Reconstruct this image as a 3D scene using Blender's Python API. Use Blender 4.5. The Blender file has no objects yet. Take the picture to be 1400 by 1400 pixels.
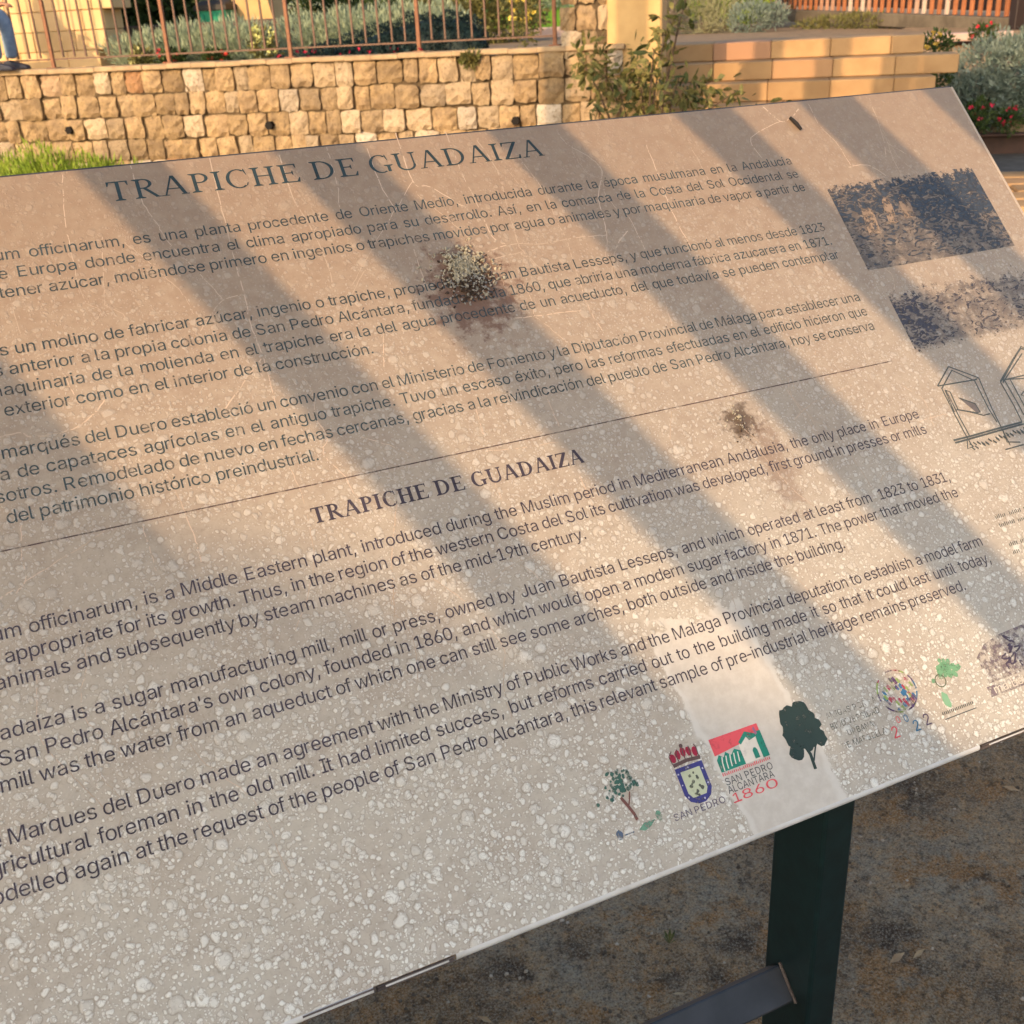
import bpy, bmesh, math, random
import numpy as np
from mathutils import Vector, Matrix
from mathutils.geometry import delaunay_2d_cdt
R = math.radians
sc = bpy.context.scene
col = sc.collection

# ------------------------------------------------------------------ camera, sky, sun, exposure
EYE = Vector((0, 0, 1.45))
cam_d = bpy.data.cameras.new('camera'); cam = bpy.data.objects.new('camera', cam_d); col.objects.link(cam)
cam_d.sensor_width = 36.0; cam_d.lens = 38.30; cam_d.clip_start = 0.02; cam_d.clip_end = 2000
c_r = Vector((0.90259564, -0.42788622, -0.04727046)); c_u = Vector((0.21677846, 0.35689707, 0.90864271)); c_f = Vector((0.371925, 0.83038417, -0.41489026))
cam.matrix_world = Matrix(((c_r.x, c_u.x, -c_f.x, EYE.x), (c_r.y, c_u.y, -c_f.y, EYE.y), (c_r.z, c_u.z, -c_f.z, EYE.z), (0, 0, 0, 1)))
cam_d.dof.use_dof = True; cam_d.dof.focus_distance = 0.86; cam_d.dof.aperture_fstop = 24.0
sc.camera = cam
SUN_AZ, SUN_EL = 233.0, 20.0          # where the sun stands, clockwise from +Y
w = bpy.data.worlds.new('World'); sc.world = w; w.use_nodes = True
nt = w.node_tree; sky = nt.nodes.new('ShaderNodeTexSky'); sky.sky_type = 'NISHITA'; sky.sun_disc = False
sky.sun_elevation = R(SUN_EL); sky.sun_rotation = R(SUN_AZ); sky.air_density = 1.0; sky.dust_density = 3.0
bg = nt.nodes['Background']; bg.inputs['Strength'].default_value = 0.15
nt.links.new(sky.outputs[0], bg.inputs['Color'])
sd = bpy.data.lights.new('sun', 'SUN'); so = bpy.data.objects.new('sun', sd); col.objects.link(so)
sd.energy = 2.25; sd.angle = R(0.3); sd.color = (1.0, 0.66, 0.36)
LDIR = Vector((-math.sin(R(SUN_AZ)) * math.cos(R(SUN_EL)), -math.cos(R(SUN_AZ)) * math.cos(R(SUN_EL)), -math.sin(R(SUN_EL))))
so.rotation_euler = LDIR.to_track_quat('-Z', 'Y').to_euler()
sc.view_settings.view_transform = 'Standard'; sc.view_settings.look = 'None'
sc.view_settings.exposure = 0.92; sc.view_settings.gamma = 1.0

# ------------------------------------------------------------------ lettering outlines and traced print
GLYPHS={"a":[[160,-9,126,-5,94,5,68,22,48,45,35,73,30,108,34,138,43,161,58,179,78,193,265,235,273,243,267,297,256,311,240,322,220,329,171,329,132,313,100,274,41,291,57,322,79,346,104,364,133,375,163,382,263,372,286,360,306,343,322,320,333,290,337,251,337,0,277,0,277,52,272,52,236,12,215,1,190,-6],[170,45,202,49,228,59,248,74,263,93,272,115,276,138,276,190,134,159,103,139,95,124,92,105,94,87,102,72,130,52]],"b":[[229,-8,198,-5,172,4,118,59,112,59,112,0,53,0,53,509,114,509,114,319,118,319,137,346,171,373,197,381,229,384,274,378,313,361,345,332,370,293,385,245,390,189,385,133,370,84,346,45,313,16,274,-2],[220,47,253,51,279,66,301,88,316,117,325,151,328,189,325,227,316,261,301,290,280,311,253,325,220,330,188,325,161,312,140,291,125,263,116,229,113,189,116,150,125,115,140,86,162,65,188,51]],"c":[[207,-8,159,-2,117,16,82,46,56,85,40,133,34,187,40,243,56,291,82,330,117,360,159,378,207,384,234,383,324,341,353,301,362,277,303,262,207,330,173,325,145,310,124,287,108,258,99,224,96,187,99,151,108,117,124,89,145,66,173,51,207,46,304,117,363,102,354,78,341,56,325,37,306,21,261,-1]],"d":[[195,-8,151,-2,111,16,79,45,55,84,39,133,34,189,39,245,55,293,79,332,112,361,151,378,196,384,228,381,253,373,306,319,311,319,311,509,372,509,372,0,313,0,313,59,307,59,252,4,227,-5],[205,47,236,51,263,65,284,86,299,115,309,150,312,189,309,229,300,263,284,291,263,312,237,325,205,330,172,325,145,311,124,290,108,261,99,227,96,189,99,151,109,117,124,88,145,66,172,51]],"e":[[212,-8,161,-2,117,16,82,46,56,85,40,132,34,187,39,242,55,290,81,329,115,359,157,378,205,384,236,382,266,374,294,361,319,341,341,315,357,282,368,242,371,169,75,169,75,221,338,221,310,202,307,237,298,269,283,294,263,314,237,326,205,330,173,326,146,313,125,294,109,270,99,241,100,139,110,106,128,80,151,61,179,50,212,46,271,61,306,105,365,91,353,63,335,39,311,19,283,4,249,-5]],"f":[[228,379,228,327,6,327,6,379],[81,0,81,432,84,461,96,486,113,505,135,519,161,527,243,521,227,468,171,470,154,460,145,443,142,419,142,0]],"g":[[207,-151,168,-148,134,-140,105,-127,82,-110,64,-91,51,-69,101,-41,154,-88,178,-95,207,-97,249,-92,282,-75,304,-47,311,-6,311,68,306,68,287,41,252,16,227,8,195,5,152,10,113,27,80,53,55,90,39,136,34,191,39,246,55,293,80,332,112,361,152,378,196,384,228,382,253,373,308,319,313,319,313,379,372,379,372,-9,367,-54,350,-90,324,-117,291,-136,251,-147],[205,59,237,63,264,75,285,95,300,121,309,154,312,193,309,231,300,264,285,291,264,312,237,325,205,330,172,325,145,312,124,290,109,262,99,229,96,193,99,155,109,123,124,96,145,76,172,63]],"h":[[114,227,114,0,53,0,53,509,114,509,114,287,102,287,124,332,152,362,187,379,227,384,264,380,295,369,321,349,341,321,353,285,357,240,357,0,296,0,296,235,290,275,273,304,246,323,210,329,184,326,161,317,141,303,126,283,117,257]],"i":[[53,0,53,379,114,379,114,0],[84,443,67,446,54,455,44,468,41,483,44,499,54,512,67,521,84,524,100,521,114,512,123,499,126,483,123,468,114,455,100,446]],"j":[[53,379,114,379,114,-30,111,-63,102,-90,86,-113,65,-129,37,-139,-10,-143,-10,-87,25,-83,40,-72,50,-54,53,-29],[83,443,67,446,53,455,44,468,41,483,44,499,53,512,67,521,83,524,100,521,114,512,123,499,126,483,123,468,114,455,100,446]],"k":[[110,137,110,212,121,212,284,379,360,379,184,199,177,199],[53,0,53,509,114,509,114,0],[294,0,148,186,191,229,372,0]],"l":[[101,3,74,20,58,47,53,84,53,509,114,509,115,77,120,62,130,54,170,54,181,3]],"m":[[53,0,53,379,112,379,112,295,108,295,118,323,132,346,151,363,172,376,195,384,219,386,257,380,287,361,309,331,321,295,312,295,322,321,337,343,357,361,381,375,407,383,437,386,468,383,497,372,522,354,541,328,553,296,557,255,557,0,496,0,496,254,490,289,473,313,447,326,419,330,395,328,374,320,358,307,345,290,338,270,335,247,335,0,274,0,274,260,269,288,253,311,229,326,199,330,178,328,158,320,140,307,126,289,117,266,114,238,114,0]],"n":[[114,227,114,0,53,0,53,379,112,379,112,287,102,287,124,332,152,362,187,379,227,384,264,380,295,369,321,349,341,321,353,285,357,240,357,0,296,0,296,235,290,275,273,304,246,323,210,329,184,326,161,317,141,303,126,283,117,257]],"o":[[207,-8,159,-2,117,16,82,46,56,85,40,133,34,187,40,243,56,291,82,330,117,360,159,378,207,384,256,378,299,360,333,330,359,291,376,243,381,187,376,133,359,85,333,46,299,16,256,-2],[207,46,242,51,270,66,292,89,307,117,316,151,319,187,316,224,307,258,292,287,270,310,242,325,207,330,173,325,145,310,124,287,108,258,99,224,96,187,99,151,108,117,124,89,145,66,173,51]],"p":[[53,-143,53,379,112,379,112,319,118,319,171,373,197,381,229,384,274,378,313,361,345,332,370,293,385,245,390,189,385,133,370,84,346,45,313,16,274,-2,229,-8,198,-5,173,4,118,59,114,59,114,-143],[220,47,253,51,279,66,301,88,316,117,325,151,328,189,325,227,316,261,301,290,280,311,253,325,220,330,188,325,161,312,140,291,125,263,116,229,113,189,116,150,125,115,140,86,162,65,188,51]],"q":[[372,-143,311,-143,311,59,306,59,252,4,227,-5,195,-8,151,-2,111,16,79,45,55,84,39,133,34,189,39,245,55,293,79,332,112,361,151,378,196,384,228,381,253,373,307,319,313,319,313,379,372,379],[205,47,236,51,263,65,284,86,299,115,309,150,312,189,309,229,300,263,284,291,263,312,237,325,205,330,172,325,145,311,124,290,108,261,99,227,96,189,99,151,109,117,124,88,145,66,172,51]],"r":[[53,0,53,379,112,379,112,321,115,321,130,347,152,367,181,380,243,384,243,322,182,323,159,315,140,301,126,284,117,262,114,237,114,0]],"s":[[182,-8,145,-5,112,3,84,18,62,38,45,63,36,94,94,107,105,79,124,60,150,49,181,45,217,50,244,62,262,81,268,103,265,121,254,136,237,147,149,170,104,186,72,208,53,237,47,274,51,305,65,332,87,354,115,370,149,381,187,384,223,381,254,372,279,358,299,339,314,316,324,290,268,277,258,298,243,316,219,328,187,333,156,329,131,317,114,299,109,277,112,258,124,243,144,232,275,194,306,171,325,142,331,107,326,75,312,47,290,24,260,6,223,-5]],"t":[[204,379,204,327,6,327,6,379],[65,471,126,471,128,76,136,61,150,53,202,54,213,2,125,2,92,21,72,52,65,93]],"u":[[182,-5,146,-1,115,11,89,31,69,59,57,95,53,139,53,379,114,379,114,144,119,105,137,75,164,56,200,50,226,53,249,62,268,77,283,97,293,122,296,153,296,379,357,379,357,0,298,0,298,92,307,92,286,47,257,17,222,0]],"v":[[163,0,17,379,84,379,206,21,184,21,305,379,371,379,226,0]],"w":[[138,0,23,379,87,379,175,41,165,41,252,379,316,379,402,41,391,41,480,379,545,379,429,0,368,0,277,338,291,338,199,0]],"x":[[21,0,171,218,171,171,29,379,100,379,207,206,175,206,282,379,352,379,209,169,209,214,358,0,287,0,173,182,205,182,91,0]],"y":[[47,-139,61,-86,104,-89,118,-84,130,-74,163,-1,17,379,84,379,206,21,184,21,305,379,371,379,204,-58,177,-107,159,-124,139,-136,117,-143]],"z":[[42,0,42,46,254,323,48,323,48,379,333,379,333,331,126,60,126,56,339,56,339,0]],"á":[[160,-9,126,-5,94,5,68,22,48,45,35,73,30,108,34,138,43,161,58,179,78,193,265,235,273,243,267,297,256,311,240,322,220,329,171,329,132,313,100,274,41,291,57,322,79,346,104,364,133,375,163,382,263,372,286,360,306,343,322,320,333,290,337,251,337,0,277,0,277,52,272,52,236,12,215,1,190,-6],[170,45,202,49,228,59,248,74,263,93,272,115,276,138,276,190,134,159,103,139,95,124,92,105,94,87,102,72,130,52],[162,429,210,529,278,529,212,429]],"é":[[212,-8,161,-2,117,16,82,46,56,85,40,132,34,187,39,242,55,290,81,329,115,359,157,378,205,384,236,382,266,374,294,361,319,341,341,315,357,282,368,242,371,169,75,169,75,221,338,221,310,202,307,237,298,269,283,294,263,314,237,326,205,330,173,326,146,313,125,294,109,270,99,241,100,139,110,106,128,80,151,61,179,50,212,46,271,61,306,105,365,91,353,63,335,39,311,19,283,4,249,-5],[177,429,225,529,293,529,227,429]],"í":[[53,0,53,379,114,379,114,0],[57,429,104,529,173,529,107,429]],"ó":[[207,-8,159,-2,117,16,82,46,56,85,40,133,34,187,40,243,56,291,82,330,117,360,159,378,207,384,256,378,299,360,333,330,359,291,376,243,381,187,376,133,359,85,333,46,299,16,256,-2],[207,46,242,51,270,66,292,89,307,117,316,151,319,187,316,224,307,258,292,287,270,310,242,325,207,330,173,325,145,310,124,287,108,258,99,224,96,187,99,151,108,117,124,89,145,66,173,51],[181,429,228,529,297,529,231,429]],"ú":[[182,-5,146,-1,115,11,89,31,69,59,57,95,53,139,53,379,114,379,114,144,119,105,137,75,164,56,200,50,226,53,249,62,268,77,283,97,293,122,296,153,296,379,357,379,357,0,298,0,298,92,307,92,286,47,257,17,222,0],[178,429,226,529,294,529,228,429]],"A":[[16,0,201,509,276,509,463,0,395,0,232,478,245,478,85,0],[110,142,110,199,370,199,370,142]],"B":[[60,0,60,509,241,509,289,504,329,491,359,469,381,442,394,410,398,374,395,344,387,320,373,301,356,286,315,267,315,262,339,257,363,245,385,227,402,203,414,173,418,136,413,100,400,67,377,39,344,18,301,4,247,0],[125,57,245,57,296,63,330,80,349,105,355,137,352,161,342,184,327,203,306,218,279,228,248,231,125,231],[125,285,238,285,265,288,288,296,308,309,323,326,333,348,336,372,330,403,313,429,283,446,240,452,125,452]],"C":[[267,-7,205,1,150,25,104,63,70,115,48,179,40,254,48,329,70,393,104,445,150,484,205,508,267,516,305,513,340,504,373,490,402,471,427,447,448,418,463,385,473,348,408,348,401,373,375,413,315,449,267,456,223,450,184,432,150,403,125,364,109,314,103,254,109,194,125,145,151,105,184,76,223,59,267,53,315,60,375,96,401,136,408,160,473,160,463,124,448,91,428,62,402,38,373,19,341,5,305,-4]],"D":[[219,0,96,0,96,57,215,57,272,63,318,81,354,110,379,149,394,198,399,255,394,312,379,361,354,399,320,428,275,446,221,452,93,452,93,509,225,509,294,501,353,478,399,441,433,391,455,329,462,255,455,181,433,119,398,68,351,31,291,8],[125,509,125,0,60,0,60,509]],"E":[[60,0,60,509,372,509,372,452,125,452,125,286,355,286,355,229,125,229,125,57,375,57,375,0]],"F":[[60,0,60,509,369,509,369,452,125,452,125,278,346,278,346,221,125,221,125,0]],"G":[[269,-7,205,1,149,25,104,64,69,116,47,179,40,254,47,329,69,393,103,445,149,484,203,508,265,516,304,513,340,504,374,489,403,469,429,445,449,416,465,384,474,349,408,349,356,427,337,439,291,454,265,456,222,450,183,432,150,404,125,364,109,314,103,254,109,194,125,145,151,105,184,76,224,59,269,53,309,57,345,71,374,93,396,123,410,160,415,202,434,199,283,199,283,256,478,256,478,200,471,141,451,91,419,50,377,19,326,0]],"H":[[60,0,60,509,125,509,125,289,392,289,392,509,457,509,457,0,392,0,392,232,125,232,125,0]],"I":[[31,0,31,57,118,57,118,452,31,452,31,509,269,509,269,452,183,452,183,57,269,57,269,0]],"J":[[185,-7,124,3,75,33,44,81,33,145,33,173,98,173,98,145,104,104,122,74,149,56,185,50,220,56,248,74,266,104,272,145,272,509,336,509,336,145,326,81,294,33,246,3]],"L":[[60,0,60,509,125,509,125,57,361,57,361,0]],"M":[[60,0,60,509,152,509,322,49,307,49,476,509,568,509,568,0,504,0,507,457,513,457,342,0,286,0,112,457,119,457,122,0]],"N":[[60,0,60,509,136,509,414,55,405,54,399,509,463,509,463,0,387,0,108,452,119,454,125,0]],"O":[[267,-7,205,1,150,25,105,63,70,115,48,179,40,254,48,329,70,393,105,445,150,484,205,508,267,516,329,508,384,484,429,445,464,393,486,329,493,254,486,179,464,115,429,63,384,25,329,1],[267,53,310,59,349,76,383,105,408,144,425,194,430,254,425,314,408,365,383,404,349,433,310,450,267,456,223,450,184,433,151,404,125,364,109,314,103,254,109,194,125,144,151,105,184,76,223,59]],"P":[[60,0,60,509,235,509,289,503,332,487,366,462,390,430,404,391,409,348,404,304,390,265,366,233,332,207,289,191,235,186,109,186,109,242,233,242,269,246,297,256,318,272,333,294,342,319,342,376,333,402,318,423,297,439,268,449,232,452,125,452,125,0]],"R":[[60,0,60,509,236,509,290,504,333,489,367,465,390,433,405,395,409,352,405,309,390,271,367,240,333,217,289,203,236,198,96,198,96,255,234,255,269,258,298,267,319,281,334,300,342,324,345,352,342,380,334,405,319,425,298,440,269,449,233,452,125,452,125,0],[353,0,230,229,303,229,428,0]],"S":[[224,-9,172,-4,128,9,91,31,64,60,46,96,38,137,104,137,110,110,123,88,142,71,166,59,194,52,224,49,257,52,286,60,311,74,329,92,341,114,346,139,342,161,332,179,296,205,184,239,128,260,86,289,60,326,52,372,58,413,75,448,102,476,138,498,180,511,227,516,275,511,316,498,351,476,377,449,394,415,401,378,337,378,326,412,302,437,267,453,225,459,194,456,167,448,145,435,129,418,118,398,115,376,119,352,131,334,148,319,312,264,359,238,379,220,395,198,405,171,408,139,403,99,386,64,360,34,323,11,278,-4]],"T":[[32,452,32,509,417,509,417,452,257,452,257,0,193,0,193,452]],"U":[[259,-8,203,-2,154,15,114,43,85,80,66,124,60,173,60,509,124,509,124,178,128,144,141,113,160,87,187,68,220,56,259,52,298,56,331,68,357,87,377,113,389,144,393,178,393,509,457,509,457,173,451,124,433,80,403,43,363,15,315,-2]],"V":[[204,0,16,509,84,509,248,31,235,31,395,509,463,509,278,0]],"W":[[155,0,16,509,82,509,197,40,189,40,306,509,380,509,497,40,488,40,603,509,670,509,530,0,455,0,336,475,350,475,230,0]],"0":[[227,-7,174,1,130,24,95,62,69,113,53,178,48,254,53,330,69,395,95,447,130,484,174,508,227,516,279,508,323,484,358,447,384,395,400,330,405,254,400,178,384,113,359,62,323,24,279,1],[227,50,261,56,290,74,313,103,330,144,340,194,344,254,340,314,330,365,313,405,290,435,261,453,227,460,192,453,163,435,140,405,123,365,113,314,109,254,113,194,123,144,140,103,163,74,192,56]],"1":[[76,0,76,55,391,55,391,0],[276,509,276,0,212,0,212,448,86,358,86,427,198,509]],"2":[[64,0,64,47,311,327,318,348,320,371,317,397,308,419,293,436,273,449,250,457,224,460,196,457,172,447,153,433,139,413,130,390,127,362,66,362,71,405,86,442,111,473,143,496,182,511,225,516,268,511,306,497,337,474,361,445,376,411,381,372,371,318,357,290,336,259,153,60,153,57,389,57,389,0]],"3":[[218,-7,173,-3,133,10,98,30,70,57,52,91,44,132,109,132,115,107,126,87,144,71,165,59,191,52,219,50,248,53,275,61,297,74,315,93,325,116,329,145,326,172,316,196,299,217,275,234,242,244,201,248,157,248,157,299,288,448,288,452,70,452,70,509,372,509,372,461,211,278,211,289,264,288,308,276,344,253,371,222,387,186,393,145,387,103,370,66,344,36,309,12,266,-2]],"4":[[40,105,40,158,247,509,311,509,109,163,413,163,413,105],[282,0,282,318,343,318,343,0]],"5":[[221,-7,178,-2,140,11,108,32,83,60,66,93,60,130,122,130,127,108,138,89,154,73,173,60,196,52,221,50,250,53,276,64,298,82,314,104,324,131,328,162,324,193,314,221,297,244,275,262,248,273,218,277,192,275,145,258,128,246,67,253,96,509,366,509,366,452,151,452,155,315,178,325,229,334,263,330,294,321,321,306,345,285,364,260,379,231,388,199,391,163,385,117,369,76,343,41,309,15,268,-1]],"6":[[226,-7,182,-1,142,15,109,40,84,74,69,115,64,162,68,199,80,239,102,285,252,509,322,509,151,261,145,261,179,299,235,314,278,309,316,295,346,271,370,240,384,201,389,157,384,112,368,73,343,39,310,14,271,-2],[226,48,254,52,279,63,299,79,314,101,324,128,327,157,324,187,314,213,299,235,279,251,254,262,226,265,198,262,174,252,153,235,138,214,128,188,125,158,128,128,138,102,153,79,174,63,198,52]],"7":[[97,0,323,452,62,452,62,509,391,509,391,449,165,0]],"8":[[226,-7,178,-2,136,11,101,33,74,62,57,96,52,135,55,166,65,195,81,220,101,241,125,256,119,282,93,308,76,342,70,380,75,417,90,450,114,477,146,498,184,511,226,516,269,511,306,498,337,477,361,450,377,417,382,380,376,342,359,308,333,282,327,256,351,241,372,220,387,195,397,166,401,135,395,96,378,62,352,33,317,11,275,-2],[226,49,258,52,285,60,307,74,323,91,333,113,337,139,333,165,322,189,305,208,283,223,256,232,226,235,196,232,169,223,147,208,130,189,119,165,115,139,119,113,129,91,145,74,167,60,195,52],[252,292,274,300,293,313,307,330,316,351,319,376,316,399,308,420,294,437,275,449,252,457,226,460,200,457,177,449,159,437,145,420,136,399,133,376,136,351,145,330,159,313,178,300,201,292]],"9":[[226,516,271,510,310,494,343,468,368,434,384,393,389,347,385,309,373,270,350,224,315,168,200,0,130,0,301,248,307,248,238,196,175,199,137,214,106,237,83,269,68,307,64,352,69,397,85,436,110,469,143,494,182,510],[226,460,199,457,174,446,154,429,138,407,129,381,125,352,129,322,138,295,154,274,174,257,199,247,226,243,254,247,279,257,299,273,314,295,324,321,327,350,324,381,314,407,299,429,279,446,254,457]],".":[[95,-4,78,-1,63,9,53,24,50,41,53,59,63,73,78,83,95,87,113,83,128,73,138,59,141,41,138,24,128,9,113,-1]],",":[[38,-119,68,71,137,71,84,-119]],"-":[[337,244,337,188,114,188,114,244]],"'":[[78,318,70,509,136,509,128,318]]}
ADV={"a":556,"b":556,"c":500,"d":556,"e":556,"f":278,"g":556,"h":556,"i":222,"j":222,"k":500,"l":222,"m":833,"n":556,"o":556,"p":556,"q":556,"r":333,"s":500,"t":278,"u":556,"v":500,"w":722,"x":500,"y":500,"z":500,"A":667,"B":667,"C":722,"D":722,"E":667,"F":611,"G":778,"H":722,"I":278,"J":500,"K":667,"L":556,"M":833,"N":722,"O":778,"P":667,"Q":778,"R":722,"S":667,"T":611,"U":722,"V":667,"W":944,"X":667,"Y":667,"Z":611,"á":556,"é":556,"í":278,"ó":556,"ú":556,"ñ":556,"0":556,"1":556,"2":556,"3":556,"4":556,"5":556,"6":556,"7":556,"8":556,"9":556,".":278,",":278," ":278,"-":333,"'":222}
LINES=[[-10.763,[["Saccharum",24.034],["officinarum,",29.499],["es",35.076],["una",36.54],["planta",38.617],["procedente",41.749],["de",47.161],["Oriente",48.682],["Medio,",52.369],["introducida",55.779],["durante",61.078],["la",64.878],["época",66.064],["musulmana",69.197],["en",74.773],["la",76.294],["Andalucía",77.481]]],[-9.575,[["de",27.131],["Europa",28.615],["donde",32.211],["encuentra",35.363],["el",40.182],["clima",41.332],["apropiado",44.037],["para",48.857],["su",51.23],["desarrollo.",52.658],["Así,",57.698],["en",59.793],["la",61.277],["comarca",62.428],["de",66.634],["la",68.118],["Costa",69.268],["del",72.252],["Sol",73.958],["Occidental",75.775],["se",80.872]]],[-8.387,[["obtener",26.421],["azúcar,",30.037],["moliéndose",33.54],["primero",38.877],["en",42.491],["ingenios",43.827],["o",47.775],["trapiches",48.555],["movidos",52.837],["por",56.784],["agua",58.453],["o",60.902],["animales",61.682],["y",65.907],["por",66.632],["maquinaria",68.301],["de",73.471],["vapor",74.808],["a",77.533],["partir",78.313],["de",80.816]]],[-4.873,[["es",26.332],["un",27.644],["molino",29.013],["de",32.214],["fabricar",33.582],["azúcar,",37.172],["ingenio",40.708],["o",44.188],["trapiche,",45.0],["propiedad",49.092],["de",53.795],["Juan",55.163],["Bautista",57.587],["Lesseps,",61.457],["y",65.715],["que",66.471],["funcionó",68.396],["al",72.432],["menos",73.466],["desde",76.723],["1823",79.704]]],[-3.686,[["es",25.836],["anterior",27.123],["a",30.744],["la",31.531],["propia",32.54],["colonia",35.55],["de",38.949],["San",40.292],["Pedro",42.302],["Alcántara,",45.201],["fundada",49.934],["hacia",53.779],["1860,",56.4],["que",59.133],["abriría",61.032],["una",64.097],["moderna",65.997],["fábrica",70.174],["azucarera",73.406],["en",78.083],["1871.",79.426]]],[-2.498,[["maquinaria",25.814],["de",31.073],["la",32.497],["molienda",33.588],["en",37.958],["el",39.382],["trapiche",40.473],["era",44.343],["la",46.1],["del",47.191],["agua",48.838],["procedente",51.374],["de",56.69],["un",58.115],["acueducto,",59.539],["del",64.744],["que",66.391],["todavía",68.372],["se",71.964],["pueden",73.333],["contemplar",76.982]]],[-1.31,[["exterior",26.45],["como",30.034],["en",32.73],["el",34.092],["interior",35.12],["de",38.427],["la",39.789],["construcción.",40.818]]],[1.067,[["marqués",25.875],["del",29.963],["Duero",31.495],["estableció",34.415],["un",39.115],["convenio",40.424],["con",44.624],["el",46.434],["Ministerio",47.409],["de",51.885],["Fomento",53.194],["y",57.338],["la",58.035],["Diputación",59.011],["Provincial",63.933],["de",68.464],["Málaga",69.774],["para",73.25],["establecer",75.449],["una",80.26]]],[2.255,[["a",25.572],["de",26.422],["capataces",27.829],["agrícolas",32.681],["en",37.032],["el",38.439],["antiguo",39.511],["trapiche.",43.085],["Tuvo",47.215],["un",49.732],["escaso",51.139],["éxito,",54.601],["pero",57.285],["las",59.581],["reformas",61.153],["efectuadas",65.393],["en",70.579],["el",71.985],["edificio",73.058],["hicieron",76.464],["que",80.26]]],[3.443,[["nosotros.",24.052],["Remodelado",28.383],["de",34.269],["nuevo",35.598],["en",38.539],["fechas",39.869],["cercanas,",43.032],["gracias",47.584],["a",51.025],["la",51.798],["reivindicación",52.793],["del",59.067],["pueblo",60.619],["de",63.838],["San",65.167],["Pedro",67.164],["Alcántara,",70.049],["hoy",74.768],["se",76.597],["conserva",77.871]]],[4.631,[["del",25.456],["patrimonio",27.038],["histórico",31.954],["preindustrial.",35.925]]],[10.469,[["Saccharum",20.045],["officinarum,",25.378],["is",30.823],["a",31.821],["Middle",32.653],["Eastern",35.874],["plant,",39.597],["introduced",42.319],["during",47.264],["the",50.32],["Muslim",51.986],["period",55.428],["in",58.484],["Mediterranean",59.538],["Andalusia,",66.261],["the",71.206],["only",72.873],["place",74.983],["in",77.649],["Europe",78.704]]],[11.657,[["appropriate",24.036],["for",29.303],["its",30.68],["growth.",31.889],["Thus,",35.378],["in",38.088],["the",39.075],["region",40.675],["of",43.663],["the",44.707],["western",46.306],["Costa",50.017],["del",52.838],["Sol",54.381],["its",56.036],["cultivation",57.245],["was",61.901],["developed,",63.888],["first",68.99],["ground",70.81],["in",74.132],["presses",75.12],["or",78.83],["mills",79.929]]],[12.845,[["animals",23.403],["and",27.057],["subsequently",28.933],["by",35.034],["steam",36.299],["machines",39.231],["as",43.718],["of",44.983],["the",46.026],["mid-19th",47.625],["century.",51.723]]],[15.227,[["Guadaiza",21.832],["is",26.388],["a",27.386],["sugar",28.218],["manufacturing",30.995],["mill,",37.607],["mill",39.661],["or",41.436],["press,",42.601],["owned",45.6],["by",48.822],["Juan",50.154],["Bautista",52.598],["Lesseps,",56.487],["and",60.766],["which",62.71],["operated",65.542],["at",69.765],["least",70.875],["from",73.263],["1823",75.815],["to",78.315],["1831,",79.426]]],[16.414,[["San",22.905],["Pedro",24.932],["Alcántara's",27.847],["own",33.04],["colony,",35.121],["founded",38.537],["in",42.398],["1860,",43.423],["and",46.173],["which",48.088],["would",50.891],["open",53.75],["a",56.222],["modern",57.025],["sugar",60.662],["factory",63.411],["in",66.659],["1871.",67.684],["The",70.433],["power",72.404],["that",75.374],["moved",77.289],["the",80.538]]],[17.602,[["mill",22.75],["was",24.484],["the",26.497],["water",28.123],["from",30.803],["an",33.038],["aqueduct",34.385],["of",38.735],["which",39.804],["one",42.595],["can",44.498],["still",46.346],["see",48.025],["some",49.872],["arches,",52.552],["both",56.067],["outside",58.248],["and",61.707],["inside",63.61],["the",66.458],["building.",68.083]]],[19.967,[["the",21.05],["Marques",22.656],["del",26.762],["Duero",28.311],["made",31.25],["an",33.967],["agreement",35.294],["with",40.29],["the",42.284],["Ministry",43.889],["of",47.549],["Public",48.599],["Works",51.538],["and",54.586],["the",56.47],["Malaga",58.076],["Provincial",61.57],["deputation",66.12],["to",71.006],["establish",72.056],["a",76.217],["model",76.989],["farm",79.928]]],[21.155,[["agricultural",21.117],["foreman",26.341],["in",30.343],["the",31.455],["old",33.179],["mill.",34.847],["It",36.957],["had",37.847],["limited",39.849],["success,",43.072],["but",47.296],["reforms",49.02],["carried",52.743],["out",56.132],["to",57.856],["the",59.024],["building",60.748],["made",64.528],["it",67.363],["so",68.197],["that",69.586],["it",71.588],["could",72.422],["last",75.146],["until",77.036],["today,",79.204]]],[22.343,[["remodelled",19.818],["again",24.996],["at",27.674],["the",28.741],["request",30.363],["of",33.93],["the",34.996],["people",36.618],["of",39.853],["San",40.919],["Pedro",42.93],["Alcántara,",45.83],["this",50.564],["relevant",52.353],["sample",56.142],["of",59.597],["pre-industrial",60.663],["heritage",66.674],["remains",70.52],["preserved.",74.308]]]]
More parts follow.
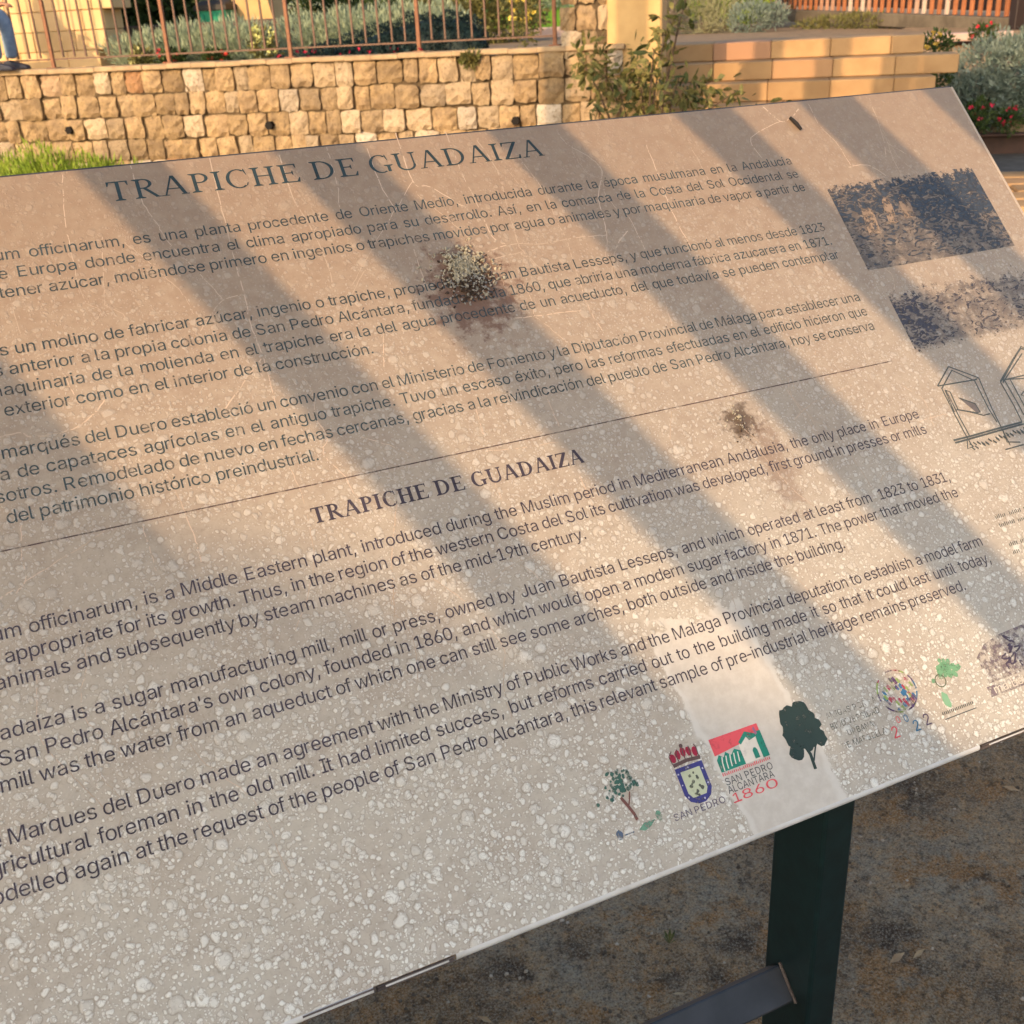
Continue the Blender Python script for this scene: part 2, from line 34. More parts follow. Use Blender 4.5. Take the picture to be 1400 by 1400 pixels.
CRACKS=[[[32.32,-16.03],[31.94,-13.78],[31.7,-10.95],[31.71,-7.65],[32.4,-6.68],[31.13,-5.55],[28.57,-4.47]],[[36.16,-16.21],[36.2,-13.75],[36.68,-12.02],[37.06,-10.5],[38.37,-7.94],[39.03,-6.4]],[[40.77,-16.24],[40.57,-12.4],[40.39,-8.71],[40.35,-6.53],[40.17,-4.43],[40.31,-2.14],[40.16,1.13]],[[40.35,-6.53],[38.99,-6.23],[37.61,-4.89],[37.17,-4.28]],[[48.13,-16.18],[47.98,-13.36],[47.63,-11.63]],[[45.04,-15.93],[44.98,-12.77],[45.39,-10.77],[45.73,-7.49],[45.39,-6.05]],[[32.69,-7.05],[33.5,-6.31],[33.82,-5.23]],[[28.05,-8.95],[28.1,-6.43],[28.27,-4.6]],[[40.17,-2.17],[38.56,-0.61],[37.39,0.55]],[[29.67,-3.69],[30.11,-1.35]],[[33.53,-11.57],[33.0,-8.82],[32.69,-7.05]],[[47.88,-6.96],[46.34,-5.15],[43.65,-0.97],[42.92,-0.07]],[[52.98,-16.89],[52.86,-12.94],[53.85,-12.4],[55.18,-11.0],[55.74,-10.51]],[[52.86,-12.94],[51.89,-11.85],[50.56,-10.43],[47.95,-7.51],[46.61,-5.85]],[[56.34,-16.52],[56.36,-13.33],[56.55,-11.22],[56.73,-8.13],[57.4,-7.43]],[[58.3,-15.66],[58.87,-13.02],[58.57,-10.12],[58.28,-7.29],[58.42,-6.67],[58.84,-5.8],[59.89,-3.63],[60.3,-2.77]],[[60.72,-13.87],[61.57,-10.98],[61.57,-8.45],[61.69,-6.78],[61.3,-2.4],[61.55,-0.2]],[[64.36,-15.65],[64.72,-14.5],[65.74,-13.49],[66.4,-12.09],[65.27,-10.06],[64.92,-7.97],[64.54,-6.56],[63.72,-5.03]],[[55.98,-7.04],[57.93,-7.35],[59.88,-7.05],[62.61,-7.16],[64.74,-7.05]],[[56.32,-6.49],[58.38,-6.57],[58.7,-5.42]],[[70.68,-13.82],[70.57,-11.57],[70.36,-9.16],[70.34,-7.2],[70.52,-5.23]],[[66.38,-7.13],[65.21,-6.25],[64.11,-4.56],[63.67,-3.0]],[[66.87,-8.76],[67.0,-6.19],[66.82,-2.48],[66.61,0.32]],[[56.15,-2.04],[58.3,-1.95],[60.68,-1.82]],[[47.61,-2.73],[46.94,-0.34]],[[51.32,-7.95],[51.23,-5.08]],[[50.71,-15.88],[50.69,-13.02],[51.08,-10.95]],[[74.1,-13.66],[74.26,-11.57],[74.32,-9.07]],[[81.81,-16.1],[82.72,-14.63],[83.91,-14.9],[84.85,-15.6]],[[82.72,-14.63],[79.48,-13.44],[79.59,-11.53]],[[85.98,-15.88],[85.95,-13.9],[86.67,-12.25],[86.91,-10.08]],[[91.9,-15.92],[91.29,-12.53],[90.54,-10.43]],[[91.26,-11.73],[92.58,-10.38]],[[86.63,-9.92],[88.42,-9.9],[89.62,-8.78]],[[51.5,3.38],[51.39,5.12]],[[56.16,3.44],[56.21,5.63]],[[44.26,3.74],[45.96,4.79],[46.94,5.68]],[[51.17,6.2],[53.61,6.48],[55.82,6.61]],[[51.0,7.62],[51.04,9.32]],[[56.29,9.0],[56.34,11.94],[56.0,13.21]],[[48.72,13.94],[50.27,13.23],[51.84,12.98],[52.28,12.27]],[[45.19,12.39],[46.18,13.59],[46.93,14.56]],[[45.02,8.21],[43.88,10.81],[42.89,14.39]],[[26.04,-0.21],[27.04,-0.22],[27.61,0.13],[29.15,0.15],[30.27,-0.23],[31.43,-1.27]],[[33.55,3.62],[33.86,5.7],[34.04,7.72],[34.02,8.9]],[[24.44,8.4],[25.22,8.05],[27.07,7.26],[28.83,6.56],[29.83,6.07]],[[31.67,6.23],[31.72,7.43],[31.77,8.91]],[[39.89,4.75],[40.06,6.71],[39.77,9.76],[38.85,11.95],[37.65,13.69]],[[26.07,4.86],[25.78,6.65],[25.78,7.64],[25.17,8.32]],[[72.31,8.53],[74.2,7.75],[77.83,7.08]],[[81.73,10.72],[83.65,10.62],[84.76,10.75]],[[76.47,14.06],[77.43,13.51],[78.72,14.0]],[[63.94,6.19],[63.03,8.04]],[[72.37,4.6],[73.17,8.51],[73.6,13.39],[74.18,17.06]],[[68.42,8.46],[69.42,10.19]],[[76.28,4.13],[75.53,6.42],[76.07,8.73]]]
DRAWING=[[[86.34,7.3],[84.61,8.53],[84.85,8.78],[86.46,7.62],[87.84,8.71],[88.38,8.61],[86.34,7.3]],[[84.61,8.53],[88.16,8.7]],[[84.85,8.78],[84.82,10.89],[84.87,12.6],[84.93,13.25]],[[85.12,8.97],[85.09,10.95],[85.14,12.65]],[[88.38,8.61],[88.14,11.05],[88.1,12.64],[88.06,13.94]],[[87.91,8.72],[87.86,11.0],[87.97,12.08]],[[85.05,8.95],[84.89,10.64],[85.3,10.47],[85.39,9.16],[85.05,8.95]],[[85.83,9.71],[86.96,10.41],[87.02,11.09],[86.71,11.09],[85.2,10.51]],[[85.2,10.51],[86.19,10.91],[87.15,11.38],[87.78,11.38]],[[83.66,12.59],[85.17,12.6],[87.68,12.55],[90.07,12.53]],[[83.69,12.79],[85.07,12.77],[87.57,12.72],[90.06,12.69]],[[87.47,14.14],[89.21,14.13]],[[90.04,9.28],[92.28,7.78],[93.35,7.14],[93.64,7.26]],[[90.21,9.38],[93.26,7.54]],[[90.04,9.28],[90.12,11.2],[90.07,12.53]],[[90.47,9.23],[90.55,11.29],[90.55,12.09]],[[90.51,9.17],[92.24,9.44]],[[91.63,10.35],[91.22,10.61],[91.43,10.72]],[[84.8,12.71],[84.45,13.41],[85.03,13.34]],[[88.1,12.64],[87.93,13.65],[89.04,13.9]]]

# ------------------------------------------------------------------ helpers
class MB:
    def __init__(s): s.v = []; s.f = []
    def add(s, vs, fs):
        n = len(s.v); s.v += [tuple(p) for p in vs]; s.f += [tuple(i + n for i in f) for f in fs]
    def box(s, c, ax, d, bev=0.0):
        c = Vector(c); X, Y, Z = [Vector(a).normalized() for a in ax]
        hx, hy, hz = d[0] / 2, d[1] / 2, d[2] / 2
        if bev <= 0:
            vs = [c + X * a * hx + Y * b * hy + Z * e * hz for e in (-1, 1) for a, b in ((-1, -1), (1, -1), (1, 1), (-1, 1))]
            s.add(vs, [(3, 2, 1, 0), (4, 5, 6, 7), (0, 1, 5, 4), (1, 2, 6, 5), (2, 3, 7, 6), (3, 0, 4, 7)]); return
        b = bev; rings = []
        for z, k in ((-hz, b), (-hz + b, 0), (hz - b, 0), (hz, b)):
            rings.append([c + X * x + Y * y + Z * z for x, y in ((-hx + k, -hy + k + b * (k == 0)), (-hx + k + b * (k == 0), -hy + k), (hx - k - b * (k == 0), -hy + k), (hx - k, -hy + k + b * (k == 0)), (hx - k, hy - k - b * (k == 0)), (hx - k - b * (k == 0), hy - k), (-hx + k + b * (k == 0), hy - k), (-hx + k, hy - k - b * (k == 0)))])
        vs = [p for r_ in rings for p in r_]; fs = []
        for k in range(3):
            for i in range(8):
                j = (i + 1) % 8; fs.append((k * 8 + i, k * 8 + j, k * 8 + 8 + j, k * 8 + 8 + i))
        fs.append(tuple(range(7, -1, -1))); fs.append(tuple(range(24, 32)))
        s.add(vs, fs)
    def tube(s, pts, rad, n=8, cap=True):
        pts = [Vector(p) for p in pts]; rings = []
        rads = rad if isinstance(rad, (list, tuple)) else [rad] * len(pts)
        base = len(s.v)
        for i, p in enumerate(pts):
            t = (pts[min(i + 1, len(pts) - 1)] - pts[max(i - 1, 0)]).normalized()
            a = t.cross(Vector((0.13, 0.21, 0.97))).normalized(); b = t.cross(a)
            s.v += [tuple(p + (a * math.cos(6.28318 * k / n) + b * math.sin(6.28318 * k / n)) * rads[i]) for k in range(n)]
        for i in range(len(pts) - 1):
            for k in range(n):
                j = (k + 1) % n; s.f.append((base + i * n + k, base + i * n + j, base + i * n + n + j, base + i * n + n + k))
        if cap:
            s.f.append(tuple(base + k for k in range(n))[::-1]); s.f.append(tuple(base + (len(pts) - 1) * n + k for k in range(n)))
    def build(s, name, m, parent=None, smooth=False):
        off = Vector(parent['_loc']) if parent is not None else Vector((0, 0, 0))
        me = bpy.data.meshes.new(name)
        v = np.array(s.v, dtype=float) - np.array(off)
        me.from_pydata(v.tolist(), [], s.f); me.update()
        if m: me.materials.append(m)
        if smooth: me.polygons.foreach_set('use_smooth', [True] * len(me.polygons))
        o = bpy.data.objects.new(name, me); col.objects.link(o)
        if parent is not None: o.parent = parent
        return o
LOCS = {}
def tag(o, label=None, cat=None, group=None, kind=None):
    if label: o['label'] = label
    if cat: o['category'] = cat
    if group: o['group'] = group
    if kind: o['kind'] = kind
    return o
def thing(name, loc, label, cat, group=None, kind=None):
    o = bpy.data.objects.new(name, None); col.objects.link(o); o.location = loc; o['_loc'] = tuple(loc); o.empty_display_size = 0.1
    return tag(o, label, cat, group, kind)
def inst(name, me, parent, loc, rz=0.0, scale=(1, 1, 1), rot=None):
    o = bpy.data.objects.new(name, me); col.objects.link(o); o.parent = parent
    o.location = Vector(loc) - Vector(parent['_loc']); o.scale = scale
    o.rotation_euler = rot if rot else (0, 0, rz)
    return o

class NT:
    def __init__(s, name):
        s.m = bpy.data.materials.new(name); s.m.use_nodes = True; s.t = s.m.node_tree; s.b = s.t.nodes['Principled BSDF']
    def n(s, kind, **kw):
        x = s.t.nodes.new('ShaderNode' + kind)
        for k, v in kw.items(): setattr(x, k, v)
        return x
    def l(s, a, b): s.t.links.new(a, b)
    def val(s, sock, v):
        if isinstance(v, (int, float)): sock.default_value = v
        elif isinstance(v, (tuple, list)): sock.default_value = tuple(v) + ((1,) if len(v) == 3 and sock.type == 'RGBA' else ())
        else: s.l(v, sock)
    def math(s, op, a, b=None, c=None, clamp=False):
        x = s.n('Math', operation=op, use_clamp=clamp); s.val(x.inputs[0], a)
        if b is not None: s.val(x.inputs[1], b)
        if c is not None: s.val(x.inputs[2], c)
        return x.outputs[0]
    def mix(s, f, a, b, mode='MIX'):
        x = s.n('Mix', data_type='RGBA', blend_type=mode); s.val(x.inputs[0], f); s.val(x.inputs[6], a); s.val(x.inputs[7], b); return x.outputs[2]
    def ramp(s, v, lo, hi, a=0.0, b=1.0, smooth=True):
        x = s.n('MapRange', interpolation_type='SMOOTHSTEP' if smooth else 'LINEAR'); s.val(x.inputs[0], v); x.inputs[1].default_value = lo; x.inputs[2].default_value = hi; x.inputs[3].default_value = a; x.inputs[4].default_value = b; return x.outputs[0]
    def noise(s, vec, scale, detail=4, rough=0.55, dist=0.0):
        x = s.n('TexNoise'); s.l(vec, x.inputs['Vector']); x.inputs['Scale'].default_value = scale; x.inputs['Detail'].default_value = detail; x.inputs['Roughness'].default_value = rough; x.inputs['Distortion'].default_value = dist; return x
    def obj(s): return s.n('TexCoord').outputs['Object']
    def geo(s): return s.n('NewGeometry').outputs['Position']
    def bump(s, h, strength, dist):
        x = s.n('Bump'); s.val(x.inputs['Height'], h); x.inputs['Strength'].default_value = strength; x.inputs['Distance'].default_value = dist; s.l(x.outputs[0], s.b.inputs['Normal']); return x
def simple(name, c1, c2=None, scale=20, rough=0.8, bump=0.3, bdist=0.01, rnd=0.0, rc=None, metal=0.0, detail=5, spec=0.3):
    t = NT(name); P = t.geo(); nz = t.noise(P, scale, detail)
    c = t.mix(t.ramp(nz.outputs[0], 0.3, 0.7), c1, c2 or c1)
    if rnd > 0:
        oi = t.n('ObjectInfo'); h = t.ramp(oi.outputs['Random'], 0, 1, 1 - rnd, 1 + rnd, False)
        hs = t.n('HueSaturation'); t.l(c, hs.inputs['Color']); t.l(h, hs.inputs['Value']); c = hs.outputs[0]
        if rc:
            k = t.math('FRACT', t.math('MULTIPLY', oi.outputs['Random'], 17.37)); c = t.mix(t.ramp(k, 0.72, 0.95), c, rc)
    t.val(t.b.inputs['Base Color'], c); t.b.inputs['Roughness'].default_value = rough; t.b.inputs['Metallic'].default_value = metal
    t.b.inputs['Specular IOR Level'].default_value = spec
    if bump > 0: t.bump(t.noise(P, scale * 2.2, 6).outputs[0], bump, bdist)
    return t.m

S = 0.0125                                   # one em of the sign's lettering, in metres
TH = 0.7977410971752212                      # tilt of the panel
P0 = EYE + Vector((-28.12380356, 59.05693323, -18.64724541)) * S
VX = Vector((1, 0, 0)); VV = Vector((0, -math.cos(TH), -math.sin(TH))); VN = Vector((0, -math.sin(TH), math.cos(TH)))
def pp(u, v, h=0.0): return P0 + VX * (u * S) + VV * (v * S) + VN * h
# wall frame: WE runs along the wall to the right, WN points away from the viewer through it
WN = Vector((math.sin(R(38)), math.cos(R(38)), 0)); WE = Vector((math.sin(R(128)), math.cos(R(128)), 0)); UP = Vector((0, 0, 1))
def wp(e, n, z): return WE * e + WN * n + UP * z

# ------------------------------------------------------------------ the ground and terrace
def dirt_mat():
    t = NT('dark_dirt'); P = t.geo()
    a = t.noise(P, 2.3, 6, 0.65, 0.4); b = t.noise(P, 14, 6, 0.7); d = t.noise(P, 95, 4, 0.7)
    c = t.mix(t.ramp(a.outputs[0], 0.40, 0.60), (0.20, 0.125, 0.068), (0.36, 0.295, 0.215))
    c = t.mix(t.ramp(b.outputs[0], 0.35, 0.68), c, (0.44, 0.29, 0.16), 'MIX')
    c = t.mix(t.ramp(t.noise(P, 5.1, 5, 0.7).outputs[0], 0.52, 0.66), c, (0.115, 0.080, 0.055))
    c = t.mix(t.math('MULTIPLY', t.ramp(t.noise(P, 7, 5, 0.7).outputs[0], 0.50, 0.62), 0.8), c, (0.36, 0.19, 0.075))
    c = t.mix(t.ramp(d.outputs[0], 0.35, 0.7, 0.0, 0.9), c, (0.80, 0.72, 0.60), 'OVERLAY')
    gr = t.noise(P, 260, 3, 0.8); g2 = t.noise(P, 48, 5, 0.8)
    c = t.mix(t.ramp(gr.outputs[0], 0.50, 0.62, 0, .6), c, (0.58, 0.48, 0.34)); c = t.mix(t.ramp(gr.outputs[0], 0.48, 0.38, 0, .6), c, (0.06, 0.040, 0.024))
    c = t.mix(t.ramp(g2.outputs[0], 0.47, 0.36, 0, .6), c, (0.06, 0.042, 0.03))
    t.val(t.b.inputs['Base Color'], c); t.b.inputs['Roughness'].default_value = 0.95; t.b.inputs['Specular IOR Level'].default_value = 0.15
    h = t.math('ADD', t.math('MULTIPLY', b.outputs[0], 1.0), t.math('MULTIPLY', d.outputs[0], 0.35)); t.bump(h, 1.0, 0.05)
    return t.m
m_dirt = dirt_mat()
m_sand = simple('sandy_soil', (0.34, 0.24, 0.14), (0.22, 0.155, 0.095), 9, 0.95, 0.8, 0.03)
random.seed(4)
g = MB(); N = 60
for j in range(N + 1):
    for i in range(N + 1):
        x, y = -1.5 + 5.5 * i / N, -0.8 + 5.5 * j / N
        edge = min(i, j, N - i, N - j) == 0
        g.v.append((x, y, 0.0 if edge else 0.012 * math.sin(x * 5.1 + 1.3 * math.sin(y * 3)) * math.cos(y * 4.3 + x) + random.uniform(-0.004, 0.004)))
for j in range(N):
    for i in range(N): a = j * (N + 1) + i; g.f.append((a, a + 1, a + N + 2, a + N + 1))
tag(g.build('ground', m_dirt, smooth=True), kind='structure')
g = MB()                                       # the lower ground out to the horizon, leaving the modelled patch open
def quad(mb, a, b, c, d, z): mb.add([(a, b, z), (c, b, z), (c, d, z), (a, d, z)], [(0, 1, 2, 3)])
quad(g, -400, -400, -1.5, 400, 0); quad(g, 4.0, -400, 400, 400, 0); quad(g, -1.5, -400, 4.0, -0.8, 0); quad(g, -1.5, 4.7, 4.0, 400, 0)
tag(g.build('ground', m_dirt), kind='structure')
ZT = 1.175
def terr():
    g = MB()
    # terrace behind the wall and the steps, rising gently away from the viewer
    g.add([wp(-60, 8.42, ZT), wp(-1.9, 8.42, ZT), wp(-1.9, 14, ZT), wp(-60, 14, ZT)], [(0, 1, 2, 3)])
    g.add([wp(-1.0, 9.95, 1.157), wp(1.1, 9.95, 1.157), wp(1.1, 14, 1.03), wp(-1.0, 14, 1.10)], [(0, 1, 2, 3)]); g.add([wp(-1.9, 8.42, ZT), wp(-1.0, 8.42, ZT), wp(-1.0, 14, 1.10), wp(-1.9, 14, ZT)], [(0, 1, 2, 3)])
    g.add([wp(-60, 14, ZT), wp(-1.9, 14, ZT), wp(-3.2, 24, 1.5), wp(-60, 24, 1.5)], [(0, 1, 2, 3)]); g.add([wp(-1.9, 14, ZT), wp(-1.0, 14, 1.10), wp(-3.2, 24, 1.08)], [(0, 1, 2)]); g.add([wp(-1.0, 14, 1.10), wp(1.1, 14, 1.03), wp(3, 24, 1.0), wp(-3.2, 24, 1.08)], [(0, 1, 2, 3)])
    g.add([wp(-160, 24, 1.5), wp(-3.2, 24, 1.5), wp(-3.2, 300, 6), wp(-300, 300, 6)], [(0, 1, 2, 3)]); g.add([wp(-3.2, 24, 1.08), wp(3, 24, 1.0), wp(60, 300, 3), wp(-3.2, 300, 3)], [(0, 1, 2, 3)])
    # planted slope right of the steps up to the palisade
    g.add([wp(1.1, 11.8, 0.16), wp(9, 11.8, 0.16), wp(9, 13.2, 0.9), wp(1.1, 13.2, 0.9)], [(0, 1, 2, 3)])
    g.add([wp(1.1, 13.2, 0.9), wp(9, 13.2, 0.9), wp(9, 14.0, 0.98), wp(1.1, 14.0, 1.03)], [(0, 1, 2, 3)])
    g.add([wp(1.1, 14, 1.03), wp(9, 14, 0.98), wp(60, 300, 3), wp(3, 24, 1.0)], [(0, 1, 2, 3)])
    g.add([wp(1.1, 9.95, 1.157), wp(1.1, 9.95, 0), wp(1.1, 14, 0), wp(1.1, 14, 1.03)], [(0, 1, 2, 3)])
    return tag(g.build('terrace_ground', m_sand), kind='structure')
terr()

# ------------------------------------------------------------------ stone retaining wall
def stone_mat():
    t = NT('sandstone_rubble'); P = t.geo(); oi = t.n('ObjectInfo')
    k = oi.outputs['Random']; k2 = t.math('FRACT', t.math('MULTIPLY', k, 23.71)); k3 = t.math('FRACT', t.math('MULTIPLY', k, 57.3))
    n1 = t.noise(P, 9, 6, 0.65); n2 = t.noise(P, 42, 5, 0.7)
    c = t.mix(t.ramp(n1.outputs[0], 0.35, 0.65), (0.40, 0.285, 0.155), (0.255, 0.18, 0.105))
    c = t.mix(t.ramp(k2, 0.55, 1.0, 0, 0.85), c, (0.43, 0.345, 0.24))
    c = t.mix(t.ramp(k3, 0.95, 0.99, 0, 0.7), c, (0.30, 0.15, 0.075))
    c = t.mix(t.ramp(k3, 0.07, 0.02, 0, 0.8), c, (0.50, 0.44, 0.36))
    c = t.mix(t.ramp(n2.outputs[0], .50, .68, 0, .75), c, (0.17, 0.12, 0.075))
    hs = t.n('HueSaturation'); t.l(c, hs.inputs['Color']); t.l(t.ramp(k, 0, 1, 0.78, 1.18, False), hs.inputs['Value'])
    t.l(hs.outputs[0], t.b.inputs['Base Color']); t.b.inputs['Roughness'].default_value = 0.92; t.b.inputs['Specular IOR Level'].default_value = 0.15
    t.bump(t.math('ADD', n1.outputs[0], t.math('MULTIPLY', n2.outputs[0], 0.5)), 0.9, 0.02); return t.m
m_stone = stone_mat()
m_mortar = simple('wall_mortar', (0.13, 0.09, 0.05), (0.07, 0.05, 0.03), 18, 0.95, 0.8, 0.02)
m_cap = simple('wall_capping_mortar', (0.42, 0.31, 0.185), (0.33, 0.235, 0.14), 12, 0.9, 0.6, 0.01)
m_sands = simple('cut_sandstone', (0.43, 0.275, 0.135), (0.36, 0.22, 0.105), 5, 0.85, 0.35, 0.008, rnd=0.14, rc=(0.42, 0.24, 0.14))
def stone_variant(seed):
    r = random.Random(seed); me = bpy.data.meshes.new('stone'); v = []; f = []; G = 5
    cs = [(r.uniform(-.06, .03), r.uniform(-.07, .03)) for _ in range(4)]
    for j in range(G):
        for i in range(G):
            x, z = i / (G - 1) - .5, j / (G - 1) - .5
            e = min(i, j, G - 1 - i, G - 1 - j); corner = (i in (0, G - 1)) and (j in (0, G - 1))
            x += (cs[0][0] * (.5 - x) * (.5 - z) - cs[1][0] * (.5 + x) * (.5 - z)) * -1; z += cs[2][1] * (.5 - x) * (z) * 2
            if corner: x *= .95; z *= .95
            y = [0.36, 0.05, 0.0][min(e, 2)] + r.uniform(-.17, .17)
            v.append((x + r.uniform(-.035, .035), y - .25, z + r.uniform(-.04, .04)))
    for j in range(G - 1):
        for i in range(G - 1): a = j * G + i; f.append((a, a + 1, a + G + 1, a + G))
    rim = list(range(G)) + [G * j + G - 1 for j in range(1, G)] + [G * (G - 1) + i for i in range(G - 2, -1, -1)] + [G * j for j in range(G - 2, 0, -1)]
    n0 = len(v)
    for k in rim: v.append((v[k][0] * .96, 1.0, v[k][2] * .96))
    m_ = len(rim)
    for k in range(m_): f.append((rim[k], n0 + k, n0 + (k + 1) % m_, rim[(k + 1) % m_])[::-1])
    me.from_pydata(v, [], f); me.materials.append(m_stone); me.update(); return me
SV = [stone_variant(i) for i in range(14)]
RZ = math.atan2(WE.y, WE.x)
def course_wall(parent, e0, e1, n, ztop, heights, seed, face_n=WN, wmin=.105, wmax=.20, holes=()):
    r = random.Random(seed); z = ztop; k = 0
    for row, h in enumerate(heights):
        e = e0 + r.uniform(-.1, 0)
        while e < e1 - .05:
            wd = min(r.uniform(wmin, wmax), e1 - e)
            if wd < .07: break
            hh = h * r.uniform(.95, 1.05)
            if not any(abs(e + wd / 2 - he) < wd / 2 and row == hr for he, hr in holes):
                inst('stone', r.choice(SV), parent, wp(e + wd / 2, n + r.uniform(-.02, .02), z - h / 2 + r.uniform(-.006, .006)), RZ, (wd, .065, hh), rot=(0, r.uniform(-.03, .03), RZ)); k += 1
            else:
                inst('stone', r.choice(SV), parent, wp(e + wd / 2, n, z - h * .25), RZ, (wd, .09, h * .5), rot=(0, 0, RZ)); k += 1
            e += wd + r.choice((.004, .006, .013))
        z -= h + .003
    return k
wt = thing('stone_wall', tuple(wp(-4, 8.3, 0)), 'honey coloured rubble sandstone retaining wall in rough courses under the rusty railing', 'wall')
mb = MB(); mb.box(wp(-5.2, 8.45, .59), (WE, WN, UP), (8.36, .24, 1.18)); mb.build('wall_core', m_mortar, wt)
nst = course_wall(wt, -7.3, -1.06, 8.3, 1.195, [.175, .165, .165, .16, .15], 11, holes=())
mb = MB()                                    # capping bed, uneven thin slab
for i in range(40):
    a = -9.4 + i * .2085; mb.box(wp(a + .104, 8.40 + random.uniform(-.006, .006), 1.212 + random.uniform(-.003, .003)), (WE, WN, UP), (.212, .27, .034 + random.uniform(0, .004)), .006)
mb.build('capping', m_cap, wt)
mb = MB()                                    # lower courses, hidden behind the sign from here
rr = random.Random(5)
for row, z in enumerate((.28, .10)):
    e = -7.3
    while e < -1.1:
        wd = rr.uniform(.14, .24); mb.box(wp(e + wd / 2, 8.33 + rr.uniform(-.01, .01), z), (WE, WN, UP), (wd - .012, .11, .165), .02); e += wd
lo = mb.build('lower_stones', m_stone, wt); lo['kind'] = 'stuff'
mb = MB()
m_hole = simple('hole_dark', (.008, .006, .005), bump=0)
for he, hz in ((-5.55, .77), (-3.81, .76), (-1.86, .74)): mb = MB(); mb.tube([wp(he, 8.245, hz), wp(he, 8.30, hz)], .032, 6); mb.build('weep_hole_shade_plug', m_hole, wt)  # solid dark plugs; the shade inside each hole is put into their colour

# pier at the wall's end: rubble side and smooth rendered face
pt = thing('gate_pier', tuple(wp(-1.0, 8.3, 0)), 'tall square pier at the end of the rubble wall with a smooth ochre rendered face', 'pier')
m_render = simple('ochre_render', (0.60, 0.40, 0.18), (0.52, 0.335, 0.145), 6, 0.85, 0.25, 0.006)
mb = MB(); mb.box(wp(-.995, 8.50, 1.5), (WE, WN, UP), (.385, .36, 3.0), .012); mb.build('rendered_shaft', m_render, pt)
mb = MB(); mb.box(wp(-1.27, 8.50, 1.5), (WE, WN, UP), (.30, .30, 3.0)); mb.build('pier_core', m_mortar, pt)
course_wall(pt, -1.46, -1.17, 8.33, 3.0, [.165] * 11, 7, wmin=.10, wmax=.15)

# ------------------------------------------------------------------ stone steps
st = thing('stone_steps', tuple(wp(.2, 9.3, 0)), 'broad flight of cut sandstone block steps striped by post shadows', 'steps')
rr = random.Random(8)
for k in range(8):
    top = 1.160 - .137 * k; n0 = 9.78 - .3 * k; off = (0, .0, -.0, .0)[k % 4] + rr.uniform(-.02, .02) - (.23 if k % 2 == 7 else 0)
    e = -1.9 + off; end = (1.11, 1.36, 1.15, 1.2, 1.2, 1.2, 1.2, 1.2)[k]; k2 = 0
    while e < end - .02:
        wd = min(.462, end - e); mb = MB()
        if wd > .08:
            mb.box(wp(e + wd / 2, n0 + .2 + rr.uniform(-.004, .004), top - .0685), (WE, WN, UP), (wd - .003, .40, .134), .006)
            mb.build('step_block', m_sands, st)
        e += wd
    mb = MB(); end = min(end, 1.12); mb.box(wp((-1.9 + end) / 2, n0 + .24, (top - .145) / 2), (WE, WN, UP), (end + 1.86, .38, max(top - .15, .01))); mb.build('step_core', m_mortar, st)

# ------------------------------------------------------------------ railing on the wall
m_rust = simple('rusty_iron', (0.27, 0.125, 0.068), (0.19, 0.09, 0.052), 40, 0.75, 0.3, 0.003)
ft = thing('iron_railing', tuple(wp(-4, 8.45, ZT)), 'rusty iron railing with thin upright bars standing on the rubble wall', 'railing')
NF = 8.45; pe = [-8.78 + i * 1.028 for i in range(8)]; m_bar = simple('rusty_bar', (0.17, 0.10, 0.07), (0.12, 0.075, 0.055), 40, 0.7, 0.2, 0.002)
for i, e in enumerate(pe):
    z0 = 1.226
    mb = MB(); mb.box(wp(e, NF, z0 + .55), (WE, WN, UP), (.028, .028, 1.1), .003); mb.box(wp(e, NF, z0 + .006), (WE, WN, UP), (.08, .08, .012)); mb.build('rail_post', m_rust, ft)
    if i < 7:
        mb = MB(); mb.box(wp(e + .514, NF, z0 + .07), (WE, WN, UP), (.994, .010, .012)); mb.build('bottom_rail', m_bar, ft)
        mb = MB(); mb.box(wp(e + .514, NF, z0 + 1.05), (WE, WN, UP), (.994, .03, .03)); mb.build('top_rail', m_rust, ft)
        if i == 0:
            bm_ = None
        for j in range(1, 10):
            if bm_ is None:
                mb = MB(); mb.box((0, 0, .48), ((1, 0, 0), (0, 1, 0), (0, 0, 1)), (.013, .013, .954)); b0 = mb.build('bar', m_bar); bm_ = b0.data; bpy.data.objects.remove(b0)
            inst('bar', bm_, ft, wp(e + j * .1028, NF, z0 + .079), RZ)

